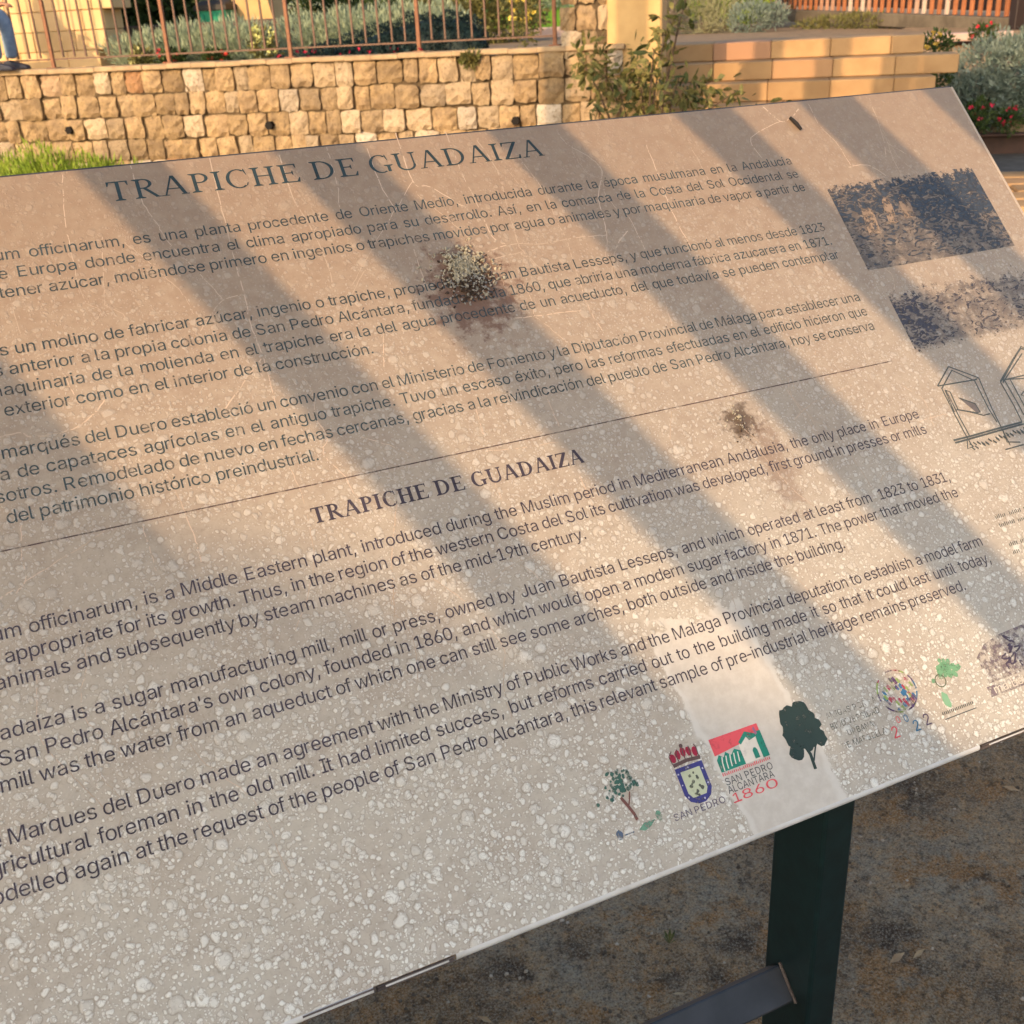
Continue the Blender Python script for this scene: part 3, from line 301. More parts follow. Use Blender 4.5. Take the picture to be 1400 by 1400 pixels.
# ------------------------------------------------------------------ the sign
sg = thing('information_sign', (0.25, 0.5, 0), 'weathered tilted information board with blistered beige film on dark green steel legs', 'sign')
UL, UR_, VT, VB = -10.0, 100.5, -16.25, 31.3
def panel_mat():
    t = NT('blistered_film'); uv = t.n('UVMap').outputs[0]
    sp = t.n('SeparateXYZ'); t.l(uv, sp.inputs[0]); u, v = sp.outputs[0], sp.outputs[1]
    warp = t.noise(uv, 2.0, 2, .5); wv = t.n('VectorMath', operation='MULTIPLY_ADD'); t.l(warp.outputs['Color'], wv.inputs[0]); wv.inputs[1].default_value = (.42, .42, 0); t.l(uv, wv.inputs[2]); q = wv.outputs[0]
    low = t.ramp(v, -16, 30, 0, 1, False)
    # smooth pale area round the middle emblems
    du = t.math('ABSOLUTE', t.math('SUBTRACT', u, t.math('MULTIPLY_ADD', v, .12, 57.5)))
    ed = t.math('ADD', du, t.ramp(t.noise(uv, .35, 4, .6).outputs[0], .3, .7, -.28, .28))
    bare = t.math('MULTIPLY', t.ramp(ed, 3.3, 3.18), t.ramp(t.math('ADD', v, t.ramp(t.noise(uv, .8, 3).outputs[0], .3, .7, -.8, .8)), 18.7, 19.1))
    edge_line = t.math('MULTIPLY', t.ramp(t.math('ABSOLUTE', t.math('SUBTRACT', ed, 3.1)), .35, .05), t.ramp(v, 19.5, 22))
    nb = t.math('SUBTRACT', 1.0, bare)
    H = None; M = None; Rm = None
    clump_ = t.ramp(t.noise(uv, .33, 3, .6).outputs[0], .36, .64, .24, -.20)
    for i, (scl, rad, dens0, dens1, off) in enumerate(((.85, .36, .86, .74, 0.0), (1.5, .37, .62, .28, 3.3), (2.5, .38, .50, .12, 7.7), (4.2, .36, .60, .48, 1.9), (6.5, .36, .7, .65, 5.1))):
        vo = t.n('TexVoronoi', voronoi_dimensions='2D'); ad = t.n('VectorMath', operation='ADD'); t.l(q, ad.inputs[0]); ad.inputs[1].default_value = (off, off * 2.1, 0)
        t.l(ad.outputs[0], vo.inputs['Vector']); vo.inputs['Scale'].default_value = scl; vo.inputs['Randomness'].default_value = .95
        cs = t.n('SeparateColor'); t.l(vo.outputs['Color'], cs.inputs[0])
        gate = t.math('GREATER_THAN', cs.outputs[0], t.math('ADD', clump_, t.math('MULTIPLY_ADD', low, dens1 - dens0, dens0)))
        rd = t.math('MULTIPLY_ADD', cs.outputs[1], rad * .62, rad * .38)
        rel = t.math('DIVIDE', vo.outputs['Distance'], rd)
        m = t.math('MULTIPLY', t.ramp(rel, 1.05, .50), gate)
        dome = t.math('MULTIPLY', t.ramp(rel, 1.02, .45), gate)
        rim = t.math('MULTIPLY', t.math('MULTIPLY', t.ramp(rel, 1.22, 1.02), t.ramp(rel, .9, 1.0)), gate)
        st_ = t.math('MULTIPLY', m, t.math('MULTIPLY_ADD', cs.outputs[2], .7, .35))
        M = st_ if M is None else t.math('MAXIMUM', M, st_)
        hh = t.math('MULTIPLY', dome, 1.0 / (scl ** .7)); H = hh if H is None else t.math('MAXIMUM', H, hh)
        Rm = rim if Rm is None else t.math('MAXIMUM', Rm, rim)
    M = t.math('MULTIPLY', M, nb); Rm = t.math('MULTIPLY', Rm, nb)
    n1 = t.noise(uv, .16, 5, .6); n2 = t.noise(uv, 1.1, 6, .7); n3 = t.noise(uv, 7, 4, .7)
    base = t.mix(t.ramp(v, -16, 31), (0.335, 0.238, 0.162), (0.515, 0.480, 0.405))  # paler downwards: faded film, partly sky reflection put into the colour
    base = t.mix(t.ramp(n1.outputs[0], .35, .65, 0, .35), base, (0.33, 0.24, 0.17))
    base = t.mix(t.ramp(n2.outputs[0], .35, .7, 0, .45), base, t.mix(low, (0.42, 0.33, 0.235), (0.66, 0.61, 0.52)))
    base = t.mix(t.ramp(t.noise(uv, 2.6, 5, .75).outputs[0], .52, .68, 0, .4), base, (0.27, 0.215, 0.16))
    base = t.mix(t.ramp(n3.outputs[0], .5, .8, 0, .30), base, (0.20, 0.155, 0.115))
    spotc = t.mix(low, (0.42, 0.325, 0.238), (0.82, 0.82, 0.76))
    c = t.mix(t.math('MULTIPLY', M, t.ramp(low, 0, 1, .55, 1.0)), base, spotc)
    c = t.mix(t.math('MULTIPLY', Rm, t.ramp(low, 0, 1, .2, .5)), c, (0.22, 0.185, 0.14))
    c = t.mix(t.math('MULTIPLY', bare, .9), c, t.mix(t.ramp(n2.outputs[0], .35, .7), (0.60, 0.56, 0.49), (0.68, 0.645, 0.575)))
    c = t.mix(t.math('MULTIPLY', edge_line, .55), c, (0.72, 0.70, 0.64))
    # red-brown stains under the two dried clumps
    def stain(c, cu, cv, ru, rv, col_, amt):
        a = t.math('DIVIDE', t.math('SUBTRACT', u, cu), ru); b = t.math('DIVIDE', t.math('SUBTRACT', v, cv), rv)
        d = t.math('SQRT', t.math('ADD', t.math('MULTIPLY', a, a), t.math('MULTIPLY', b, b)))
        d = t.math('ADD', d, t.ramp(t.noise(uv, 1.3, 5, .7).outputs[0], .25, .75, -.55, .55))
        return t.mix(t.math('MULTIPLY', t.ramp(d, 1.1, .45), amt), c, col_)
    c = stain(c, 54.0, -4.4, 3.3, 3.6, (0.15, 0.070, 0.040), .8)
    c = stain(c, 68.4, 7.9, 1.5, 1.5, (0.085, 0.052, 0.03), .8)
    c = stain(c, 69.6, 11.5, 1.3, 4.0, (0.20, 0.12, 0.08), .45)
    t.val(t.b.inputs['Base Color'], c)
    t.val(t.b.inputs['Roughness'], t.math('ADD', t.ramp(n2.outputs[0], .3, .7, .34, .5), t.math('MULTIPLY', M, .12)))
    t.b.inputs['Specular IOR Level'].default_value = .5
    hsum = t.math('ADD', t.math('MULTIPLY', t.math('MULTIPLY', H, nb), 1.0), t.math('ADD', t.math('MULTIPLY', n2.outputs[0], .35), t.math('MULTIPLY', n3.outputs[0], .10)))
    t.bump(hsum, .5, .0005)
    return t.m
m_panel = panel_mat()
def uvmesh(o, vs_uv):
    ul = o.data.uv_layers.new(name='UVMap')
    for lp in o.data.loops: ul.data[lp.index].uv = vs_uv[lp.vertex_index]
mb = MB(); uvs = []; NU, NV = 44, 20
rr = random.Random(2)
def wav(u, v): return 0.0006 * math.sin(u * .21 + v * .13) + .0004 * math.sin(v * .37 + u * .08)
for j in range(NV + 1):
    for i in range(NU + 1):
        u = UL + (UR_ - UL) * i / NU; v = VT + (VB - VT) * j / NV
        mb.v.append(tuple(pp(u, v, 0))); uvs.append((u, v))
for j in range(NV):
    for i in range(NU): a = j * (NU + 1) + i; mb.f.append((a, a + NU + 1, a + NU + 2, a + 1))
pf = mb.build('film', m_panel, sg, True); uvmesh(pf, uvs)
m_edge = simple('pale_edge', (0.72, 0.74, 0.75), (0.56, 0.56, 0.55), 30, 0.35, 0.15, 0.001, spec=.6)
m_steel = simple('dark_green_steel', (0.007, 0.024, 0.026), (0.005, 0.016, 0.018), 60, 0.38, 0.12, 0.001, spec=.5)
m_steelk = simple('grey_painted_steel', (0.060, 0.064, 0.072), (0.042, 0.045, 0.05), 30, 0.42, 0.15, 0.001, spec=.5)
mb = MB(); c0 = pp((UL + UR_) / 2, (VT + VB) / 2, -.0055); mb.box(c0, (VX, VV, VN), ((UR_ - UL) * S - .004, (VB - VT) * S - .004, .009)); mb.build('backing_board', m_steel, sg)
# rounded lower lip of the film: pale strip that turns down over the board's edge
mb = MB(); prof = [(0, 0), (.11, -.0003), (.20, -.0010), (.26, -.0022), (.29, -.0040), (.29, -.0085)]
segs = [(UL, 28.9), (29.5, 33.2), (33.9, 40.2), (41.2, 62.7), (63.2, 75.9), (76.9, UR_)]
def lip(a, b):
    n0 = len(mb.v)
    for uu in (a, b):
        for dv, h in prof: mb.v.append(tuple(pp(uu, VB + dv, h)))
    for k in range(len(prof) - 1): mb.f.append((n0 + k, n0 + k + 1, n0 + 6 + k + 1, n0 + 6 + k))
lip(UL, 36.4); lip(40.6, 74.6); lip(79.6, UR_)
mb.build('lower_lip', m_edge, sg, True)
mb = MB()                                     # right rim and top rim, thin folded metal
mb.box(pp(UR_ + .10, (VT + VB) / 2, -.004), (VX, VV, VN), (.0024, (VB - VT) * S, .0085)); mb.build('side_rim', simple('beige_rim', (.50, .42, .34), rough=.5, bump=0), sg)
mb = MB(); mb.box(pp((UL + UR_) / 2, VT - .06, -.0048), (VX, VV, VN), ((UR_ - UL) * S, .0014, .009)); mb.build('top_rim', m_steelk, sg)
m_clip = simple('dark_clip', (0.07, 0.055, 0.05), (0.14, 0.11, 0.095), 60, .5, .1)
for a, b in ((33.0, 36.5), (36.6, 40.5), (74.7, 79.5)):
    mb = MB(); mb.box(pp((a + b) / 2, VB + .10, .0004), (VX, VV, VN), ((b - a) * S, .0009, .0010)); mb.box(pp((a + b) / 2 , VB + .24, -.003), (VX, VV, VN), ((b - a) * S, .0014, .0012)); 
    mb.box(pp((a + b) / 2, VB + .2, -.0068), (VX, VV, VN), ((b - a) * S, .003, .003)); mb.build('edge_clip', m_clip, sg)
for a, b in ((33.3, 36.2), (37.0, 40.2), (75.4, 79.2)): mb = MB(); mb.box(pp((a + b) / 2, VB + .17, -.0012), (VX, VV, VN), ((b - a) * S, .0014, .0014)); mb.build('clip_strip', m_edge, sg)
# legs: rectangular tubes below the board, and the cross bar
def leg(x0, name='leg'):
    mb = MB(); yf = .50; ztop = 0.0
    # front face width 30 mm, side 59 mm; top cut along the board's underside
    x1 = x0 + .0297; y1 = yf + .0588
    def zt(y): return P0.z + (-(y - P0.y)) / math.cos(TH) * -math.sin(TH) - .0145
    v = [(x0, yf, 0), (x1, yf, 0), (x1, y1, 0), (x0, y1, 0), (x0, yf, zt(yf)), (x1, yf, zt(yf)), (x1, y1, zt(y1)), (x0, y1, zt(y1))]
    mb.add(v, [(3, 2, 1, 0), (4, 5, 6, 7), (0, 1, 5, 4), (1, 2, 6, 5), (2, 3, 7, 6), (3, 0, 4, 7)])
    o = mb.build(name, m_steel, sg)
    bv = o.modifiers.new('b', 'BEVEL'); bv.width = .003; bv.segments = 3
    mb = MB(); mb.box((x0 + .015, yf + .03, .006), ((1, 0, 0), (0, 1, 0), (0, 0, 1)), (.12, .14, .008), .002); mb.build('foot_plate', m_steel, o if False else sg)
    return o
leg(.4702); leg(-.13)
# cross bar, a flat box section turned so that one face looks up and forward, stopped against the leg's side
A1 = Vector((0, -.0215, -.0216)); A1.normalize(); A2 = Vector((0, -A1.z, A1.y))
mb = MB(); cb = Vector(((-.1003 + .4695) / 2, .5262, .6909)) - A2 * .010 * (1 if A2.z > 0 else -1)
mb.box(cb, ((1, 0, 0), A1, A2), (.569, .0305, .020), .0015); mb.build('cross_bar', m_steelk, sg)
mb = MB(); mb.tube([Vector((.4694, .5262, .6909)) - A1 * .017, Vector((.4694, .5262, .6909)) + A1 * .017], .0016, 6); mb.build('weld_bead', m_clip, sg)

# ---- print
def ink_mat(name, c, fade=.35, thr=(.50, .72), rough=.5, scale=1.6, extra=0.0):
    t = NT(name); P = t.obj(); n = t.noise(P, 90 * scale, 5, .7); n2 = t.noise(P, 12, 3, .5)
    tr = t.n('BsdfTransparent'); mx = t.n('MixShader'); t.val(t.b.inputs['Base Color'], t.mix(t.ramp(n2.outputs[0], .35, .65), c, tuple(k * 1.35 for k in c)))
    t.b.inputs['Roughness'].default_value = rough; t.b.inputs['Specular IOR Level'].default_value = .3
    f = t.math('ADD', t.ramp(n.outputs[0], thr[0], thr[1], 0, fade), extra, clamp=True)
    t.l(f, mx.inputs[0]); t.l(t.b.outputs[0], mx.inputs[1]); t.l(tr.outputs[0], mx.inputs[2]); t.l(mx.outputs[0], t.t.nodes['Material Output'].inputs[0]); return t.m
ink_a = ink_mat('faded_teal_ink', (0.045, 0.068, 0.075), .75, (.47, .72), extra=.10)
ink_b = ink_mat('faded_violet_ink', (0.055, 0.045, 0.062), .55, (.50, .74), extra=.05)
ink_t = ink_mat('title_ink', (0.030, 0.052, 0.060), .35, (.50, .74))
GL = {k: [[(p[i], p[i + 1]) for i in range(0, len(p), 2)] for p in v_] for k, v_ in GLYPHS.items()}
TRI = {}
def glyph(ch):
    if ch in TRI: return TRI[ch]
    cs = GL[ch]; pts, eds = [], []
    for p in cs:
        n0 = len(pts); pts += [Vector(q) for q in p]; eds += [(n0 + i, n0 + (i + 1) % len(p)) for i in range(len(p))]
    cv, _, cf, _, _, _ = delaunay_2d_cdt(pts, eds, [], 0, 1e-4)
    def wind(x, y):                             # non-zero winding, since some outlines overlap themselves
        k = 0
        for p in cs:
            for i in range(len(p)):
                (x1, y1), (x2, y2) = p[i - 1], p[i]
                if (y1 > y) != (y2 > y) and x < (x2 - x1) * (y - y1) / (y2 - y1) + x1: k += 1 if y2 > y1 else -1
        return k
    vs = [(q.x, q.y) for q in cv]
    fs = [tuple(f) for f in cf if wind(sum(vs[i][0] for i in f) / len(f), sum(vs[i][1] for i in f) / len(f)) != 0]
    xs = [x for x, y in vs]; TRI[ch] = (vs, fs, min(xs), max(xs)); return TRI[ch]
def put_word(mb, word, u, v, size=1.0, h=.00022, sx=1.0):
    for ch in word:
        adv = ADV[ch] / 1000 * size * sx; vs, fs, a, b = glyph(ch); k = 1.40 * size / 1000
        ink = (b - a) * k * sx; o = u + (adv - ink) / 2 if ch not in 'í' else u + (adv - (b - a) * k * sx) / 2
        mb.add([pp(o + (x - a) * k * sx, v - y * k, h) for x, y in vs], fs); u += adv
    return u
for v, pos in LINES:
    mb = MB()
    for wd, u in pos: put_word(mb, wd, u, v)
    mb.build('text_line', ink_a if v < 8 else ink_b, sg)
def strip(mb, pts, wd, h):
    pts = [Vector((a, b)) for a, b in pts]; n0 = len(mb.v)
    for i, p in enumerate(pts):
        d = (pts[min(i + 1, len(pts) - 1)] - pts[max(i - 1, 0)]).normalized(); nn = Vector((-d.y, d.x)) * wd * .5
        ww = wd if not callable(wd) else wd
        mb.v.append(tuple(pp(p.x + nn.x, p.y + nn.y, h))); mb.v.append(tuple(pp(p.x - nn.x, p.y - nn.y, h)))
    for i in range(len(pts) - 1): mb.f.append((n0 + 2 * i, n0 + 2 * i + 1, n0 + 2 * i + 3, n0 + 2 * i + 2))
mb = MB(); strip(mb, [(12, 6.0), (81.9, 6.0)], .075, .0002); mb.build('divider_line', ink_mat('divider_ink', (.10, .06, .06), .6, (.42, .68), extra=.22), sg)
# serif capitals drawn from stems, bowls and serifs on a 0..1 cap height
def serif_title(text, u0, u1, v, cap, bold, h, name, m):
    mb = MB(); TK = .135 if not bold else .20; TN = .055 if not bold else .075; SF = .045 if not bold else .055
    wid = dict(T=.92, R=1.0, A=1.08, P=.84, I=.50, C=1.0, H=1.09, E=.92, D=1.09, G=1.09, U=1.09, Z=.92); wid[' '] = .38
    tot = sum(wid[c] for c in text); sx = (u1 - u0) / (tot - .06); U = [u0]; cnt = [0]
    def poly(pts):
        cnt[0] += 1; hh = h + (cnt[0] % 7) * 0.000012
        pts = [(U[0] + x * sx, v - y * cap) for x, y in pts]; mb.add([pp(a, b, hh) for a, b in pts], [tuple(range(len(pts)))])
    def stem(x, y0=0., y1=1., tk=TK, serif=(1, 1)):
        poly([(x - tk / 2, y0), (x + tk / 2, y0), (x + tk / 2, y1), (x - tk / 2, y1)])
        for k, on_, s in ((y0, serif[0], 1), (y1, serif[1], -1)):
            if on_: poly([(x - tk / 2 - .12, k), (x + tk / 2 + .12, k), (x + tk / 2 + .12, k + s * SF * .8), (x + tk / 2, k + s * SF * 2), (x - tk / 2, k + s * SF * 2), (x - tk / 2 - .12, k + s * SF * .8)][::s])
    def bar(x0, x1, y, tk=TN): poly([(x0, y - tk / 2), (x1, y - tk / 2), (x1, y + tk / 2), (x0, y + tk / 2)])
    def arc(cx, cy, rx, ry, a0, a1, tk=TK, tn=TN, n=14):
        for k in range(n):
            q = []
            for a in (a0 + (a1 - a0) * k / n, a0 + (a1 - a0) * (k + 1) / n):
                c_, s_ = math.cos(R(a)), math.sin(R(a)); q.append(((cx + rx * c_, cy + ry * s_), (cx + (rx - tk) * c_, cy + (ry - tn) * s_)))
            poly([q[0][0], q[1][0], q[1][1], q[0][1]])
    def diag(x0, y0, x1, y1, tk): poly([(x0 - tk / 2, y0), (x0 + tk / 2, y0), (x1 + tk / 2, y1), (x1 - tk / 2, y1)])
    def foot(x, y, wd=.15): poly([(x - wd, y), (x + wd, y), (x + wd, y + SF * .9), (x - wd, y + SF * .9)])
    for ch in text:
        if ch == 'T': stem(.44, serif=(1, 0)); bar(.06, .82, 1 - TN / 2); poly([(.06, 1), (.06, .76), (.09, .76), (.15, .95)]); poly([(.82, 1), (.73, .95), (.79, .76), (.82, .76)])
        elif ch == 'I': stem(.24)
        elif ch == 'H': stem(.24); stem(.82); bar(.3, .76, .52)
        elif ch == 'E': stem(.24); bar(.24, .78, 1 - TN / 2); bar(.24, .62, .52); bar(.24, .80, TN / 2); poly([(.78, 1), (.70, .95), (.75, .78), (.78, .78)]); poly([(.80, 0), (.84, .24), (.80, .24), (.70, .05)]); poly([(.62, .64), (.59, .64), (.55, .52), (.59, .40), (.62, .40)])
        elif ch == 'D': stem(.24); arc(.42, .5, .54, .5, -90, 90); bar(.24, .43, 1 - TN / 2); bar(.24, .43, TN / 2)
        elif ch == 'P': stem(.24); arc(.42, .74, .34, .26, -90, 90, TK * .9); bar(.24, .43, 1 - TN / 2); bar(.24, .43, .48 + TN / 2)
        elif ch == 'R': stem(.24); arc(.42, .745, .33, .255, -90, 90, TK * .9); bar(.24, .43, 1 - TN / 2); bar(.24, .43, .49 + TN / 2); diag(.86, .02, .46, .50, TK * 1.1); foot(.88, 0, .11)
        elif ch == 'A': diag(.16, .02, .50, 1.02, TN * 1.2); diag(.88, .02, .52, 1.02, TK * 1.05); bar(.26, .74, .34); foot(.15, 0); foot(.88, 0)
        elif ch == 'C': arc(.54, .5, .46, .52, 52, 308); poly([(.84, 1.0), (.81, 1.0), (.80, .88), (.87, .68), (.90, .68)]); poly([(.90, .26), (.86, .26), (.80, .12), (.84, .10)])
        elif ch == 'G': arc(.54, .5, .46, .52, 52, 300); stem(.86, .04, .42, serif=(0, 1)); poly([(.84, 1.0), (.81, 1.0), (.80, .88), (.87, .68), (.90, .68)])
        elif ch == 'U': stem(.22, .3, 1, serif=(0, 1)); arc(.545, .32, .392, .34, 180, 360, TK * .75, TN * 1.4); stem(.88, .3, 1, TN * 1.2, (0, 1))
        elif ch == 'Z': bar(.10, .80, 1 - TN / 2); bar(.08, .82, TN / 2); diag(.16, .03, .74, .97, TK * 1.25); poly([(.10, 1), (.10, .78), (.13, .78), (.2, .95)]); poly([(.82, 0), (.84, .24), (.80, .24), (.72, .05)])
        U[0] += wid[ch] * sx
    mb.build(name, m, sg)
serif_title('TRAPICHE DE GUADAIZA', 34.4, 62.7, -13.82, 1.36, False, .0002, 'title_line', ink_t)
serif_title('TRAPICHE DE GUADAIZA', 40.2, 56.95, 8.24, .92, True, .0002, 'title_line', ink_b)
# pale cracks in the film
m_crack = ink_mat('crack_white', (0.475, 0.375, 0.285), 1.0, (.54, .56), .6, 2.0, extra=0.0)
rr = random.Random(12)
def smoothline(pts, n=6):
    out = []; P_ = [pts[0]] + pts + [pts[-1]]
    for i in range(1, len(P_) - 2):
        for k in range(n):
            t = k / n; a, b, c, d = P_[i - 1], P_[i], P_[i + 1], P_[i + 2]
            out.append(tuple(.5 * ((2 * b[j]) + (-a[j] + c[j]) * t + (2 * a[j] - 5 * b[j] + 4 * c[j] - d[j]) * t * t + (-a[j] + 3 * b[j] - 3 * c[j] + d[j]) * t ** 3) + rr.uniform(-.035, .035) for j in (0, 1)))
    out.append(pts[-1]); return out
for pts in CRACKS: mb = MB(); strip(mb, smoothline(pts), rr.uniform(.04, .075), .00010); mb.build('film_crack', m_crack, sg)
for _ in range(34):
    u = rr.uniform(0, 99); v = rr.uniform(-16, 20); pts = [(u, v)]; dr = rr.choice((0.05, .15, 1.2))
    for k in range(rr.randint(3, 6)): u += rr.uniform(-.6, .9) + dr * .3; v += rr.uniform(.6, 1.9); pts.append((u, min(v, 30)))
    mb = MB(); strip(mb, smoothline(pts), rr.uniform(.025, .045), .00009); mb.build('film_crack', m_crack, sg)
# the printed pictures on the right
def print_mat(name, dark, mode):
    t = NT(name); uv = t.n('UVMap').outputs[0]; sp = t.n('SeparateXYZ'); t.l(uv, sp.inputs[0]); x, y = sp.outputs[0], sp.outputs[1]
    w1 = t.noise(uv, 3.2, 5, .65, .6); mp = t.n('Mapping'); t.l(uv, mp.inputs[0]); mp.inputs['Scale'].default_value = (2.2, 4.0, 1); mp.inputs['Rotation'].default_value = (0, 0, .25)
    w2 = t.noise(mp.outputs[0], .50, 4, .58, 1.8); w3 = t.noise(uv, 1.2, 3, .5)
    if mode == 0:
        top = t.math('ADD', y, t.ramp(t.noise(uv, 1.8, 5, .8).outputs[0], .3, .7, -.9, .9))
        k = t.ramp(top, .15, .35); dens = t.math('ADD', t.ramp(y, 1.5, 7.1, .10, -.03), t.ramp(x, 3, 14, -.02, .05))
        d = t.math('ADD', w2.outputs[0], dens); m = t.math('MULTIPLY', t.ramp(d, .38, .64), k)
    else:
        top = t.math('ADD', y, t.ramp(t.noise(uv, 1.5, 5, .8).outputs[0], .3, .7, -1.1, 1.1))
        k = t.ramp(top, .8, 1.3); dens = t.ramp(x, 1.5, 4.5, .07, -.035)
        d = t.math('ADD', w2.outputs[0], dens); m = t.math('MULTIPLY', t.ramp(d, .42, .62), t.math('MULTIPLY', k, t.ramp(t.math('ADD', y, t.ramp(w1.outputs[0], .3, .7, -.5, .5)), 5.3, 4.9)))
    haze_ = t.math('MULTIPLY', k, t.ramp(w3.outputs[0], .3, .65, .18, .48) if mode == 0 else t.math('MULTIPLY', t.ramp(w3.outputs[0], .3, .65, .10, .40), t.ramp(y, 5.4, 4.9)))
    m = t.math('MAXIMUM', t.math('MULTIPLY', m, t.ramp(w3.outputs[0], .3, .5, .70, .90)), haze_)
    tr = t.n('BsdfTransparent'); mx = t.n('MixShader'); t.val(t.b.inputs['Base Color'], t.mix(t.ramp(w1.outputs[0], .35, .65), dark, tuple(k_ * 1.9 for k_ in dark)))
    t.b.inputs['Roughness'].default_value = .5
    t.l(m, mx.inputs[0]); t.l(tr.outputs[0], mx.inputs[1]); t.l(t.b.outputs[0], mx.inputs[2]); t.l(mx.outputs[0], t.t.nodes['Material Output'].inputs[0]); return t.m
def pic(u0, v0, u1, v1, m, name, h=.0002):
    mb = MB(); mb.add([pp(u0, v0, h), pp(u1, v0, h), pp(u1, v1, h), pp(u0, v1, h)], [(3, 2, 1, 0)]); o = mb.build(name, m, sg)
    uvmesh(o, [(0, 0), (u1 - u0, 0), (u1 - u0, v1 - v0), (0, v1 - v0)]); return o
o = pic(83.75, -8.55, 98.05, -1.15, print_mat('dark_photo_print', (0.036, 0.046, 0.060), 0), 'photo_print'); o['label'] = 'dark blue faded print of arched ruins'
o = pic(84.3, .3, 98.0, 6.0, print_mat('engraving_print', (0.046, 0.046, 0.060), 1), 'photo_print', .0002); o['label'] = 'pale faded print of a ruined wall'
m_pale = ink_mat('worn_print_gap', (0.27, 0.20, 0.145), .95, (.44, .60))
mb = MB()
for cx, w_, y0, y1 in ((86.3, .55, -6.3, -4.0), (88.4, .42, -6.9, -4.6), (90.1, .5, -7.0, -4.9)):
    pts = [(cx - w_, y1), (cx + w_, y1)] + [(cx + w_ * math.cos(a), y0 + .6 - .6 * math.sin(a)) for a in [k * math.pi / 8 for k in range(9)]]
    mb.add([pp(a + (b - y0) * -.15, b, .0003) for a, b in pts], [tuple(range(len(pts)))[::-1]])
mb.build('print_arch', m_pale, sg)
m_draw = ink_mat('drawing_ink', (0.075, 0.088, 0.088), .6, (.5, .7), extra=.05)
mb = MB()
for k, pts in enumerate(DRAWING): strip(mb, pts, .10 if k not in (9, 10, 12) else .14, .0002 + k * .000008)
for side in (0, 1):
    for k in range(26):
        a = DRAWING[9][0]; u = 84.8 + k * .34; v = 13.15 - (k * .012) + rr.uniform(-.1, .22); strip(mb, [(u, v), (u + .2, v + .25)], .12, .0004 + k * .000006)
mb.build('section_drawing', m_draw, sg)
mb = MB(); q = [DRAWING[7][i] for i in (0, 1, 2, 3, 4)]; mb.add([pp(a, b, .00017) for a, b in q[:4]], [(0, 1, 2, 3)]); mb.build('drawing_arch_shade', ink_mat('grey_wash', (.17, .15, .15), .4, (.5, .7), extra=.2), sg)
# neighbouring section and captions out to the board's right edge
mb = MB(); h = .00025
for pts in ([(90.3, 9.2), (93.5, 7.0), (96.7, 9.2)], [(91.0, 9.3), (91.0, 12.6)], [(96.0, 9.3), (96.0, 12.6)], [(90.3, 9.2), (96.7, 9.2)], [(89.5, 12.7), (98, 12.7)]): strip(mb, pts, .1, h); h += .00001
mb.build('section_drawing', m_draw, sg)
mb = MB()
for v0, n in ((18.55, 9), (19.15, 8), (20.55, 9), (21.1, 7)):
    u = 83.9
    for k in range(n):
        L_ = rr.uniform(.5, 1.5)
        for j in range(int(L_ / .16)): strip(mb, [(u + j * .16, v0), (u + j * .16 + .02, v0 - rr.uniform(.17, .3))], .07, .0002)
        u += L_ + .2
mb.build('caption_text', m_draw, sg)

# ---- emblems along the lower edge
def flat(mb, pts, h): mb.add([pp(a, b, h) for a, b in pts], [tuple(range(len(pts)))])
def disc(mb, u, v, r_, h, n=10, jit=0, ry=None):
    flat(mb, [(u + r_ * (1 + rr.uniform(-jit, jit)) * math.cos(6.283 * k / n), v + (ry or r_) * (1 + rr.uniform(-jit, jit)) * math.sin(6.283 * k / n)) for k in range(n)], h)
def dots(name, col_, lst, rad, h=.0002, fade=.6, jit=.3):
    mb = MB()
    for k, (u, v) in enumerate(lst): disc(mb, u, v, rad * rr.uniform(.6, 1.3), h + (k % 40) * .000004, 7, jit)
    return mb.build(name, ink_mat(name + '_ink', col_, fade, (.44, .66), extra=.15), sg)
red = ink_mat('emblem_red', (0.60, 0.085, 0.10), .3, (.50, .70)); grn = ink_mat('emblem_green', (0.02, 0.20, 0.14), .45, (.47, .66)); blk = ink_mat('emblem_black', (0.045, 0.05, 0.055), .45, (.47, .68)); blu = ink_mat('emblem_blue', (0.05, 0.05, 0.20), .45, (.47, .68)); wht = ink_mat('emblem_pale', (0.62, 0.58, 0.50), .2, (.5, .75))
# small tree and water mark
dots('tree_mark_leaf', (0.06, 0.15, 0.12), [(51.85 + 1.2 * rr.gauss(0, .48), 26.45 + .75 * max(-1, min(.8, rr.gauss(0, .5)))) for _ in range(70)], .10)
mb = MB(); strip(mb, [(51.55, 27.1), (51.75, 27.55), (51.95, 28.1), (52.0, 28.45)], .17, .00021); strip(mb, [(52.15, 26.95), (51.95, 27.4), (51.8, 27.65)], .08, .00023); mb.build('tree_mark_trunk', ink_mat('trunk_ink', (0.20, 0.085, 0.07), .5, extra=.1), sg)
mb = MB(); disc(mb, 50.75, 28.85, .22, .0002, 9, .2, .28); strip(mb, [(51.0, 28.95), (51.6, 28.95)], .07, .00022); mb.build('water_mark', ink_mat('water_blue', (0.10, 0.15, 0.24), .6, (.42, .65), extra=.2), sg)
mb = MB(); flat(mb, [(51.9, 28.95), (52.3, 28.7), (53.0, 28.72), (52.6, 29.0), (52.2, 29.1)], .0002); disc(mb, 53.25, 28.65, .2, .00023, 7, .3, .26); mb.build('leaf_mark', ink_mat('leaf_green', (0.16, 0.36, 0.25), .7, (.42, .65), extra=.2), sg)
